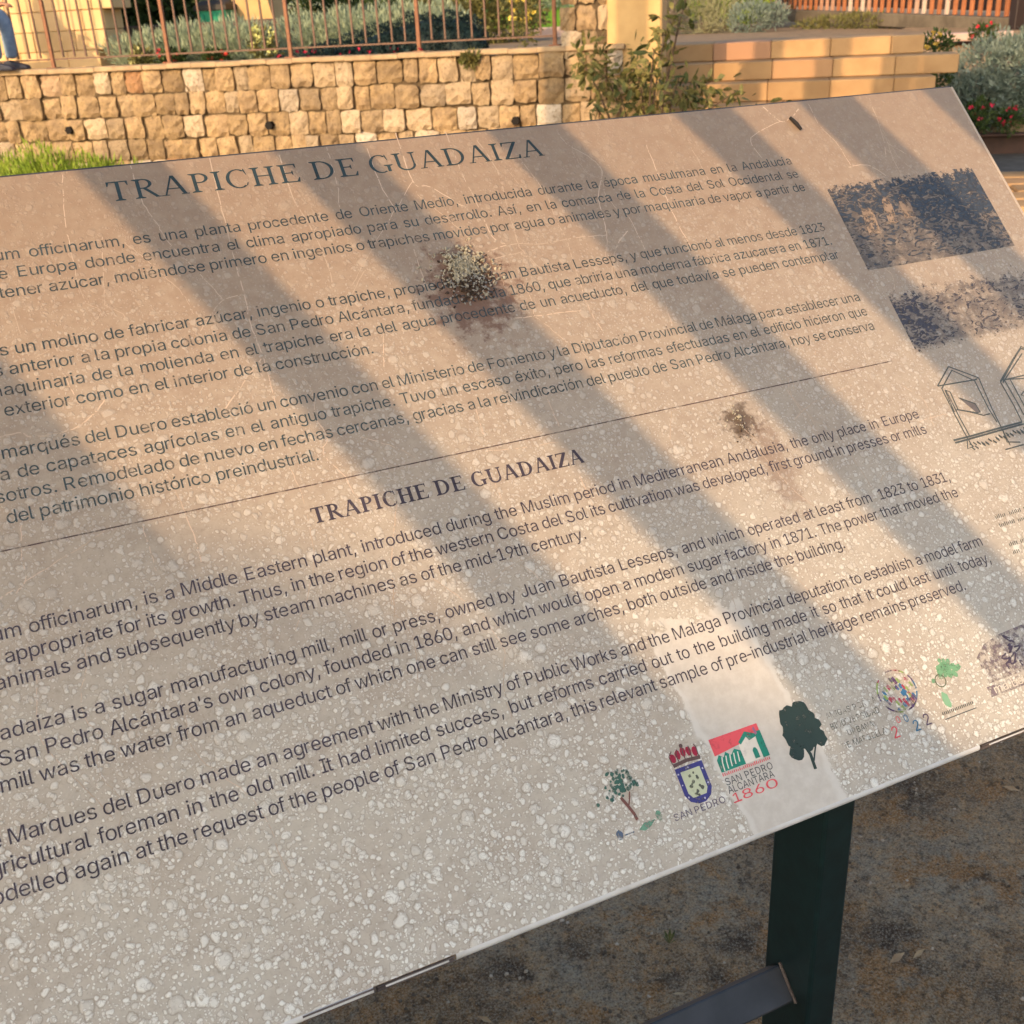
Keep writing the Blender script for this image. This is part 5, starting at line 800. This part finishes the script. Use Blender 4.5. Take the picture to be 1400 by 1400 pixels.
# ------------------------------------------------------------------ far left: ashlar building, dark ledge, tree, bin, pillar
bt = thing('sandstone_building', tuple(wp(-7.2, 8.9, ZT)), 'sunlit yellow ashlar block wall of a building behind the railing at the left', 'building')
rr = random.Random(14); z = ZT + .01; row = 0
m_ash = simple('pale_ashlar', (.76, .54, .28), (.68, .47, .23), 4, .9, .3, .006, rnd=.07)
while z < 2.15:
    h = .158; e = -9.6 + (.2 if row % 2 else 0)
    endx = -5.72 + .055 * row + (.05 if row % 2 else 0)
    while e < endx - .05:
        wd = min(rr.uniform(.36, .52), endx - e); mb = MB(); mb.box(wp(e + wd / 2, 9.32, z + h / 2), (WE, WN, UP), (wd - .004, .3, h - .004), .006); mb.build('ashlar_block', m_ash, bt); e += wd
    z += h; row += 1
mb = MB(); mb.box(wp(-7.6, 9.42, 1.66), (WE, WN, UP), (3.5, .25, .96)); mb.build('wall_core', m_cap, bt)
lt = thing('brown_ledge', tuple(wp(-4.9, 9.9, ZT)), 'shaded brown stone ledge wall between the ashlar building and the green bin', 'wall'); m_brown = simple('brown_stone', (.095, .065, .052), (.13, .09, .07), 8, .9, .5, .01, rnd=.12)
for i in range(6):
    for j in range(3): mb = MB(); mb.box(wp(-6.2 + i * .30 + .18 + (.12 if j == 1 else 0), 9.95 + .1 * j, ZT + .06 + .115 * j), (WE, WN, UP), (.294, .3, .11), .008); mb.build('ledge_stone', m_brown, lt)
def tree(name, label, base, cs, n, ln, wd, m, seed, r0=.08, group=None):
    t = thing(name, tuple(base), label, 'tree', group); mb = MB(); b = Vector(base)
    for c, a in cs[:4]: mb.tube([b, b.lerp(Vector(c), .5) + Vector((.05, 0, .05)), Vector(c)], [r0, r0 * .6, r0 * .25], 8)
    mb.build('trunk', m_wood, t); foliage('crown', m, t, cs, n, ln, wd, seed, shell=.3); return t
tree('dark_tree', 'dark shaded leafy tree behind the brown ledge', wp(-6.6, 11.2, ZT), [(wp(-6.9, 11.1, 1.75), (.45, .5, .40)), (wp(-6.35, 11.2, 1.8), (.5, .5, .45)), (wp(-6.6, 11.2, 2.3), (.8, .6, .5)), (wp(-6.0, 11.0, 1.75), (.3, .3, .35))], 7000, .14, .06, m_deep, 81)
# a long dark hedge farther off closes the view between things
for i in range(7):
    e = -16 + i * 2.6; lb = ('leftmost', 'second', 'third', 'fourth', 'fifth', 'sixth', 'seventh')[i] + ' dark shrub from the left in the far hedge line'
    shrub('hedge_shrub', lb, 'hedge', wp(e, 26, 1.5), [(wp(e, 26, 2.4), (1.7, 1.0, 1.2)), (wp(e + .8, 26.2, 2.9), (1.2, .9, .9))], 3000, .26, .11, m_deep if i % 2 else m_olive, 90 + i, 'far hedge line')
bn = thing('litter_bin', tuple(wp(-5.17, 10.4, ZT)), 'green plastic bin with a dark lid standing behind the lavender', 'bin')
m_bin = simple('green_plastic', (.02, .30, .17), (.015, .24, .14), 5, .45, 0); mb = MB()
def frustum(mb, c, z0, z1, a, b, n=4):
    vs = []
    for z_, s_ in ((z0, a), (z1, b)): vs += [c + WE * x * s_ + WN * y * s_ * .9 + UP * z_ for x, y in ((-1, -1), (1, -1), (1, 1), (-1, 1))]
    mb.add(vs, [(3, 2, 1, 0), (4, 5, 6, 7), (0, 1, 5, 4), (1, 2, 6, 5), (2, 3, 7, 6), (3, 0, 4, 7)])
cb_ = wp(-5.17, 10.4, ZT); frustum(mb, cb_, .02, .44, .12, .145); mb.build('bin_body', m_bin, bn)
for k in (-.08, .0, .08): mb = MB(); mb.box(cb_ + WE * k - WN * .125 + UP * .26, (WE, WN, UP), (.022, .03, .30), .003); mb.build('bin_rib', m_bin, bn)
mb = MB(); frustum(mb, cb_, .445, .49, .165, .16); frustum(mb, cb_, .49, .53, .15, .10); mb.build('bin_lid', simple('dark_lid', (.02, .02, .02), rough=.5, bump=0), bn)
pl = thing('tapered_pillar', tuple(wp(-4.87, 10.6, ZT)), 'stout sunlit sandstone buttress rising behind the lavender beside the bin', 'pillar')
mb = MB(); c_ = wp(-4.87, 10.7, ZT); vs = []
for z_, x0, x1 in ((0, -.26, .30), (.3, -.20, .22), (.6, -.20, .16), (1.3, -.2, .14)): vs += [c_ + WE * x + WN * y + UP * z_ for x, y in ((x0, -.2), (x1, -.2), (x1, .2), (x0, .2))]
fs = [(0, 3, 2, 1), (12, 13, 14, 15)]
for k in range(3):
    for i in range(4): j = (i + 1) % 4; fs.append((k * 4 + i, k * 4 + j, k * 4 + 4 + j, k * 4 + 4 + i))
mb.add(vs, fs); mb.build('buttress', m_render, pl)

# ------------------------------------------------------------------ right: shrubs above the steps, kerbs, palisade, bed
shrub('dry_shrub', 'dry purplish grey shrub right of the pier above the steps', 'bush', wp(-1.68, 16.5, 1.08), [(wp(-1.72, 16.5, 1.38), (.30, .3, .42)), (wp(-1.5, 16.3, 1.35), (.25, .3, .28))], 2600, .11, .012, leaf_mat('dry_leaf', (.20, .16, .13), (.30, .25, .19), (.13, .10, .09), 8), 110, up=1.0)
shrub('pale_shrub', 'pale straw coloured tuft shrub beside the dry purplish one', 'bush', wp(-1.0, 16.6, 1.08), [(wp(-1.1, 16.6, 1.33), (.28, .3, .32)), (wp(-.8, 16.5, 1.36), (.24, .3, .28))], 3000, .10, .012, leaf_mat('pale_leaf', (.33, .33, .19), (.40, .39, .23), (.2, .2, .12), 8), 111, up=1.0)
shrub('green_clump', 'bright green leafy clump above the middle of the steps', 'bush', wp(-.8, 18.2, 1.07), [(wp(-1.1, 18.2, 1.7), (.5, .4, .42)), (wp(-.55, 18.0, 1.6), (.40, .4, .42)), (wp(-.8, 18.1, 2.1), (.5, .4, .4))], 6000, .13, .05, m_green, 112)
shrub('grey_shrub', 'small grey-green shrub at the right foot of the green clump', 'bush', wp(-.4, 16.2, 1.08), [(wp(-.4, 16.2, 1.24), (.28, .25, .22)), (wp(-.1, 16.3, 1.28), (.2, .2, .14))], 2000, .08, .014, m_silver, 113, up=.8)
shrub('low_weed', 'low green weed strip at the foot of the palisade kerb', 'bush', wp(1.1, 17.4, 1.03), [(wp(1.0, 17.4, 1.10), (.8, .3, .12))], 1800, .08, .02, m_olive, 114, up=.8)
rkc = (EYE + (0.0 * c_r))
def cp(x, y, d):       # a point d metres in front of the lens plane, used once to place far things
    return EYE + (c_f + c_r * ((x - 700) / 1489.6) - c_u * ((y - 700) / 1489.6)) * d
Pa, Pb = cp(1412, 24, 12.4), cp(1010, 10, 19.0)
Pdir = (Pb - Pa); Plen = Pdir.length; Pdir.normalize(); Pn = Vector((Pdir.y, -Pdir.x, 0)).normalized()
if Pn.dot(EYE - Pa) < 0: Pn = -Pn
pk = thing('palisade_fence', tuple(Pa), 'orange brown upright slat palisade on a concrete kerb at the upper right', 'fence')
m_slat = simple('orange_brown_slat', (.40, .155, .065), (.33, .12, .05), 12, .65, .2, .003, rnd=.10, rc=(.55, .42, .33)); m_conc = simple('grey_concrete', (.17, .14, .10), (.11, .09, .065), 6, .95, .7, .015)
Pv = UP; sl = MB(); sl.box((0, 0, .55), ((1, 0, 0), (0, 1, 0), (0, 0, 1)), (.055, .035, 1.1), .004); so_ = sl.build('slat', m_slat); slm = so_.data; bpy.data.objects.remove(so_)
nsl = int(Plen / .165); rzp = math.atan2(Pdir.y, Pdir.x)
for k in range(nsl + 3): inst('slat', slm, pk, Pa + Pdir * (k * .165 - .2), rzp)
mb = MB(); mid = (Pa + Pb) / 2; mb.box(mid - Pn * 0 + UP * (-.09), (Pdir, Pn, Pdir.cross(Pn)), (Plen + 1.5, .14, .17), .01); mb.build('concrete_kerb', m_conc, pk)
mb = MB(); mb.box(mid + UP * 1.0, (Pdir, Pn, Pdir.cross(Pn)), (Plen + 1, .05, .05)); mb.build('back_rail', m_slat, pk)
mb = MB(); mb.box(mid - Pn * .9 + UP * .85, (Pdir, Pn, UP), (Plen + 3, .06, 1.7)); bw = mb.build('dark_backboard', simple('dark_brown_screen', (.055, .035, .03), (.08, .05, .04), 5, .9, .3), pk)
mb = MB(); mb.box(Pa + Pn * .25 - Pdir * .05 + UP * .4, (Pdir, Pn, UP), (.12, .12, 1.4), .01); mb.build('end_post', simple('dark_post', (.03, .02, .018), rough=.6, bump=.1), pk)
# raised planting bed
bd = thing('raised_bed', tuple(wp(2.6, 11.8, 0)), 'brown steel edging of the raised planting bed at the right', 'planter')
mb = MB(); mb.box(wp(4.8, 11.78, .10), (WE, WN, UP), (8.0, .03, .20), .003); mb.build('edging', simple('brown_edging', (.085, .045, .035), (.06, .034, .028), 10, .6, .2), bd)
mb = MB(); mb.box(wp(4.8, 11.71, .19), (WE, WN, UP), (8.0, .16, .02), .004); mb.build('edging_lip', simple('brown_edging_lip', (.10, .055, .045), rough=.6), bd)
def bpos(x, y, d): return cp(x, y, d)
q1 = wp(2.0, 11.98, .64)
shrub('silver_shrub', 'large rounded silvery green shrub right of the steps above the brown bed edging', 'bush', (q1.x, q1.y, .3), [(q1, (.44, .42, .40)), (q1 + WE * .35 + UP * .06, (.42, .42, .40)), (q1 - WE * .12 - UP * .18, (.33, .3, .26)), (q1 + WE * .75 - UP * .08, (.45, .42, .38))], 15000, .075, .018, m_silver, 120, up=.3, shell=.7, stem_r=.02)
for i, (x, y, d, n, c, lb) in enumerate(((1345, 46, 11.4, 5, (.65, .03, .06), 'red flower above the silvery shrub near the palisade kerb'), (1338, 152, 10.1, 4, (.50, .02, .06), 'pink red flowers at the lower left foot of the silvery shrub'), (1378, 165, 10.1, 8, (.42, .02, .05), 'red flowers under the silvery shrub by the brown edging'), (1283, 60, 9.6, 9, (.62, .42, .08), 'yellow and dark leafed plant at the right end of the top steps'), (1285, 105, 9.7, 2, (.25, .05, .03), 'dark leafy plant in the shade at the right end of the steps'), (1330, 170, 10.0, 3, (.35, .04, .06), 'green leafed plant beside the brown edging under the silvery shrub'))):
    p_ = cp(x, y, d); flowers(lb, p_ - UP * .1, n, c, 130 + i, m_deep, .13, .2, .022)
mb = MB(); cc = cp(1320, 50, 11.6); mb.box(cc, (WE, WN, UP), (.9, .3, .08), .01); tag(mb.build('pink_slab', m_pink), 'pale pinkish stone slab lying behind the yellow plant right of the steps', 'slab')
# shaded lower path and sunlit paving slabs
mb = MB(); mb.add([wp(1.2, 10.15, .005), wp(9, 10.15, .005), wp(9, 11.76, .005), wp(1.2, 11.76, .005)], [(0, 1, 2, 3)]); tag(mb.build('path', simple('grey_path', (.13, .125, .115), (.09, .085, .078), 10, .95, .5, .01)), kind='structure')
pv = thing('paving', tuple(wp(3, 9.4, 0)), 'strip of long pale sandstone paving slabs', 'paving'); pv['kind'] = 'structure'
del pv['category']
for j in range(5):
    for i in range(7):
        mb = MB(); mb.box(wp(1.35 + i * .9 + (.4 if j % 2 else 0), 8.55 + j * .36, .03), (WE, WN, UP), (.885, .31, .06), .012); mb.build('paving_slab', m_sands, pv)

# ------------------------------------------------------------------ seated person at the far left edge
def person():
    b0 = wp(-6.44, 8.31, 1.236); gz = b0.z
    t = thing('person', (b0.x, b0.y, gz), 'seated person in light blue jeans and dark shoes at the left edge behind the railing', 'person')
    fw_ = WE; sd_ = WN; base = Vector((b0.x, b0.y, gz))
    def L(a, s_, z_): return base + fw_ * a * .88 + sd_ * s_ * .88 + UP * z_ * .84
    def skin(name, verts, edges, rads, m, root=0, sub=2):
        me = bpy.data.meshes.new(name); me.from_pydata([tuple(v - base) for v in verts], edges, []); me.materials.append(m)
        o = bpy.data.objects.new(name, me); col.objects.link(o); o.parent = t
        o.modifiers.new('s', 'SKIN'); 
        for i, r_ in enumerate(rads): me.skin_vertices[0].data[i].radius = (r_ * .85, r_ * .85); me.skin_vertices[0].data[i].use_root = (i == root)
        sb = o.modifiers.new('u', 'SUBSURF'); sb.levels = sub; sb.render_levels = sub; me.polygons.foreach_set('use_smooth', [True] * len(me.polygons)); return o
    jeans = simple('light_blue_denim', (.24, .33, .46), (.17, .25, .37), 30, .9, .4, .004); skinm = simple('skin', (.42, .22, .14), rough=.55, bump=0); shirt = simple('dark_red_shirt', (.22, .035, .04), (.15, .025, .03), 20, .9, .3, .004); shoe = simple('dark_shoe', (.025, .03, .05), rough=.6, bump=0)
    K = .60
    # body: pelvis, spine, neck, head, arms
    bv = [L(0, .0, .47), L(.02, 0, .62), L(.05, 0, .80), L(.07, 0, .94), L(.09, 0, 1.02), L(.11, 0, 1.12), L(.12, 0, 1.20),
          L(.07, -.17, .92), L(.18, -.21, .70), L(.38, -.15, .58), L(.07, .17, .92), L(.18, .21, .70), L(.38, .15, .58)]
    skin('body', bv, [(0, 1), (1, 2), (2, 3), (3, 4), (4, 5), (5, 6), (3, 7), (7, 8), (8, 9), (3, 10), (10, 11), (11, 12)], [.14, .12, .14, .11, .05, .095, .085, .06, .042, .03, .06, .042, .03], skinm)
    sv = [L(0, 0, .50), L(.02, 0, .64), L(.05, 0, .80), L(.07, 0, .93), L(.07, -.17, .92), L(.17, -.21, .73), L(.07, .17, .92), L(.17, .21, .73)]
    skin('shirt', sv, [(0, 1), (1, 2), (2, 3), (3, 4), (4, 5), (3, 6), (6, 7)], [.155, .14, .155, .125, .072, .058, .072, .058], shirt)
    for s_ in (-.10, .10):
        jv = [L(.0, s_ * .8, .47), L(.22, s_ * 1.1, .49), L(.43, s_ * 1.15, .49), L(.47, s_ * 1.15, .40), L(.47, s_ * 1.1, .22), L(.46, s_ * 1.1, .09)]
        skin('trouser_leg', jv, [(0, 1), (1, 2), (2, 3), (3, 4), (4, 5)], [.105, .09, .075, .068, .062, .055], jeans)
        mb = MB(); fwv, sdv = fw_, sd_
        pr = [(-.09, .0), (-.09, .06), (-.03, .085), (.06, .06), (.15, .035), (.17, .0)]
        vs = []
        for q_ in (-.038, .038): vs += [L(.46 + a, s_ * 1.1 + q_, b) for a, b in pr]
        mb.add(vs, [tuple(range(6))[::-1], tuple(range(6, 12))] + [(i, (i + 1) % 6, 6 + (i + 1) % 6, 6 + i) for i in range(6)]); o = mb.build('shoe', shoe, t); bvm = o.modifiers.new('b', 'BEVEL'); bvm.width = .012; bvm.segments = 3
        # hand with five fingers resting on the knee
        hb = L(.38, s_ * 1.5, .575); hv = [hb, hb + fw_ * .05 - UP * .005]; ed = [(0, 1)]; rd = [.028, .035]
        for k in range(4):
            a = len(hv); q_ = (k - 1.5) * .018; hv += [hb + fw_ * .085 + sd_ * q_, hb + fw_ * (.115 + (.01 if k in (1, 2) else 0)) + sd_ * q_ - UP * .008, hb + fw_ * .135 + sd_ * q_ - UP * .03]; ed += [(1, a), (a, a + 1), (a + 1, a + 2)]; rd += [.010, .009, .008]
        a = len(hv); hv += [hb + fw_ * .03 - sd_ * (s_ / .1) * .035, hb + fw_ * .06 - sd_ * (s_ / .1) * .05 - UP * .01]; ed += [(0, a), (a, a + 1)]; rd += [.011, .009]
        skin('hand', hv, ed, rd, skinm, sub=1)
    mb = MB(); hc = L(.12, 0, 1.19)
    mb.tube([hc + UP * .02 - fw_ * .02, hc + UP * .08 - fw_ * .01, hc + UP * .115], [.105, .09, .03], 12); mb.build('hair', simple('dark_hair', (.02, .014, .01), bump=.2), t, True)
    mb = MB(); mb.box(L(.215, 0, 1.16), (fw_, sd_, UP), (.03, .02, .035), .006); mb.build('nose', skinm, t)
    for q_ in (-.032, .032): mb = MB(); mb.box(L(.205, q_, 1.185), (fw_, sd_, UP), (.012, .018, .008), .002); mb.build('eye', shoe, t)
    mb = MB(); mb.box(L(.207, 0, 1.12), (fw_, sd_, UP), (.01, .04, .007), .002); mb.build('mouth', shirt, t)
    return base
pb = person()
bt2 = thing('stone_bench', (pb.x, pb.y, pb.z), 'low sandstone bench under the seated person at the left edge', 'bench')
mb = MB(); mb.box(pb + UP * .28 - WE * .08, (WE, WN, UP), (.36, .24, .07), .01); mb.build('seat', m_render, bt2)
for q_ in (-.12, .12): mb = MB(); mb.box(pb + UP * .1215 - WE * (.08 + q_), (WE, WN, UP), (.08, .22, .243), .01); mb.build('leg', m_render, bt2)

# ------------------------------------------------------------------ unseen pergola and posts for the shadow stripes; walls and screen added for shade
TT = Vector((.48, VV.y, VV.z)); B = (TT - LDIR * (TT.z / LDIR.z)); B.z = 0; B.normalize(); B = B if B.y > 0 else -B; Cr = Vector((B.y, -B.x, 0))
def hitplane(p, zc):   # up-sun point at height zc from p
    k = (zc - p.z) / -LDIR.z; return p - LDIR * k
ZP = 1.82
pg = thing('pergola', (-1.5, -1.4, 0), 'timber pergola with narrow parallel slats behind the viewer', 'pergola')
m_tim = simple('weathered_timber', (.22, .15, .10), (.16, .11, .07), 20, .85, .4, .004)
mids = []
Lh = Vector((LDIR.x, LDIR.y, 0)).normalized(); drift = abs(Lh.x * B.y - Lh.y * B.x) / math.tan(R(SUN_EL)) * .015
for ul, ur in ((-23, -17.5), (-11.5, -6), (0, 5.5), (12.2, 18), (24, 29.5), (40.6, 46.1), (52.2, 58.3), (66.8, 72.9), (81.6, 87.1), (92.6, 98.4), (105, 110.5), (117, 122)):
    pm = hitplane(pp((ul + ur) / 2 + 4, 8.33, 0), ZP)
    mb = MB(); mb.box(pm, (B, Cr, UP), (2.2, (ur - ul) * S * abs(B.y) - drift, .015), .002); mb.build('slat', m_tim, pg); mids.append(pm)
XX = Vector((1, 0, 0))
for s_, ends, ext in ((-.98, (-1.6, 1.75), (-1.65, 1.8)), (.98, (-.15, -1.6), (-1.65, 1.65))):
    a, b = mids[0] + B * s_ + XX * ext[0], mids[0] + B * s_ + XX * ext[1]; mb = MB(); mb.box((a + b) / 2 - UP * .06, (XX, XX.cross(UP), UP), ((b - a).length, .06, .10)); mb.build('beam', m_tim, pg)
    for x_ in ends:
        e_ = mids[0] + B * s_ + XX * x_; mb = MB(); mb.box(Vector((e_.x, e_.y, (ZP - .12) / 2)), (XX, XX.cross(UP), UP), (.09, .09, ZP - .12), .004); mb.build('post', m_tim, pg)
Lh = Vector((LDIR.x, LDIR.y, 0)).normalized(); Lq = Vector((Lh.y, -Lh.x, 0))
lw = thing('ground_shade_wall', (-.8, -.1, 0), 'unseen low wall behind the viewer, added to shade the ground', 'wall')  # added out of view so that the near ground lies in shade
c_ = Vector((.35, .55, 0)) - Lh * 1.35
mb = MB(); mb.box(c_ + UP * .52, (Lq, Lh, UP), (4.4, .15, 1.04), .01); mb.build('shade_wall_body', m_render, lw)
ps = thing('post_screen', (-3, 2, 0), 'row of tall timber posts outside the view to the left', 'post screen')
for k, e in enumerate([-1.15, -.62, -.08, .46, .99]):
    tgt = wp(e, 9.78, .9); p = tgt - LDIR * 10.5; wd = (.18, .22, .23, .20, .26)[k]
    mb = MB(); mb.box(Vector((p.x, p.y, 2.6)), (Lq, Lh, UP), (wd, .05, 5.2), .005); mb.build('post', m_tim, ps)
tw_ = thing('shade_screen', (-1.4, 1.2, 0), 'unseen raised screen on two posts, added to shade the bed and path', 'screen')  # added blocker, open underneath: darkens shrub and path, leaves the paving lit
tg = wp(1.9, 11.9, .70); p = tg - LDIR * 13.0; tn = math.tan(R(SUN_EL))
near = wp(1.9, 10.2, 0); hb = (near - p).dot(Lh) * tn; hz = tg.z + 13.0 * math.sin(R(SUN_EL)); q0, q1_ = -1.42, .25; pq = p - Lq * Lq.dot(p)
mb = MB(); mb.box(pq + Lq * ((q0 + q1_) / 2) + UP * ((hb + hz) / 2 - p.z), (Lq, Lh, UP), (q1_ - q0, .1, hz - hb), .01); mb.build('shade_screen_panel', m_render, tw_)
for q_ in (q0 - .06, q1_ + .06): mb = MB(); c2 = pq + Lq * q_; mb.box(Vector((c2.x, c2.y, hz / 2)), (Lq, Lh, UP), (.10, .10, hz)); mb.build('post', m_tim, tw_)  # posts of the added shade screen
gw = thing('shade_gable', (-11, -5, 0), 'unseen wall with a sloping top, added to shade the lower left of the board', 'wall')  # added far blocker; its slanted top sets the soft shade edge on the board
A_, B_ = pp(25, 5.5) - LDIR * 12, pp(60, 27.5) - LDIR * 12; dAB = B_ - A_; T1, T2 = A_ - dAB * 1.35, B_ + dAB * 2.6
vs = []
for q_ in (-.1, .1): vs += [Vector((T1.x, T1.y, 0)) - Lh * q_, Vector((T2.x, T2.y, 0)) - Lh * q_, T2 - Lh * q_, T1 - Lh * q_]
mb = MB(); mb.add(vs, [(0, 1, 2, 3), (7, 6, 5, 4), (0, 4, 5, 1), (1, 5, 6, 2), (2, 6, 7, 3), (3, 7, 4, 0)]); mb.build('shade_wall_body', m_render, gw)
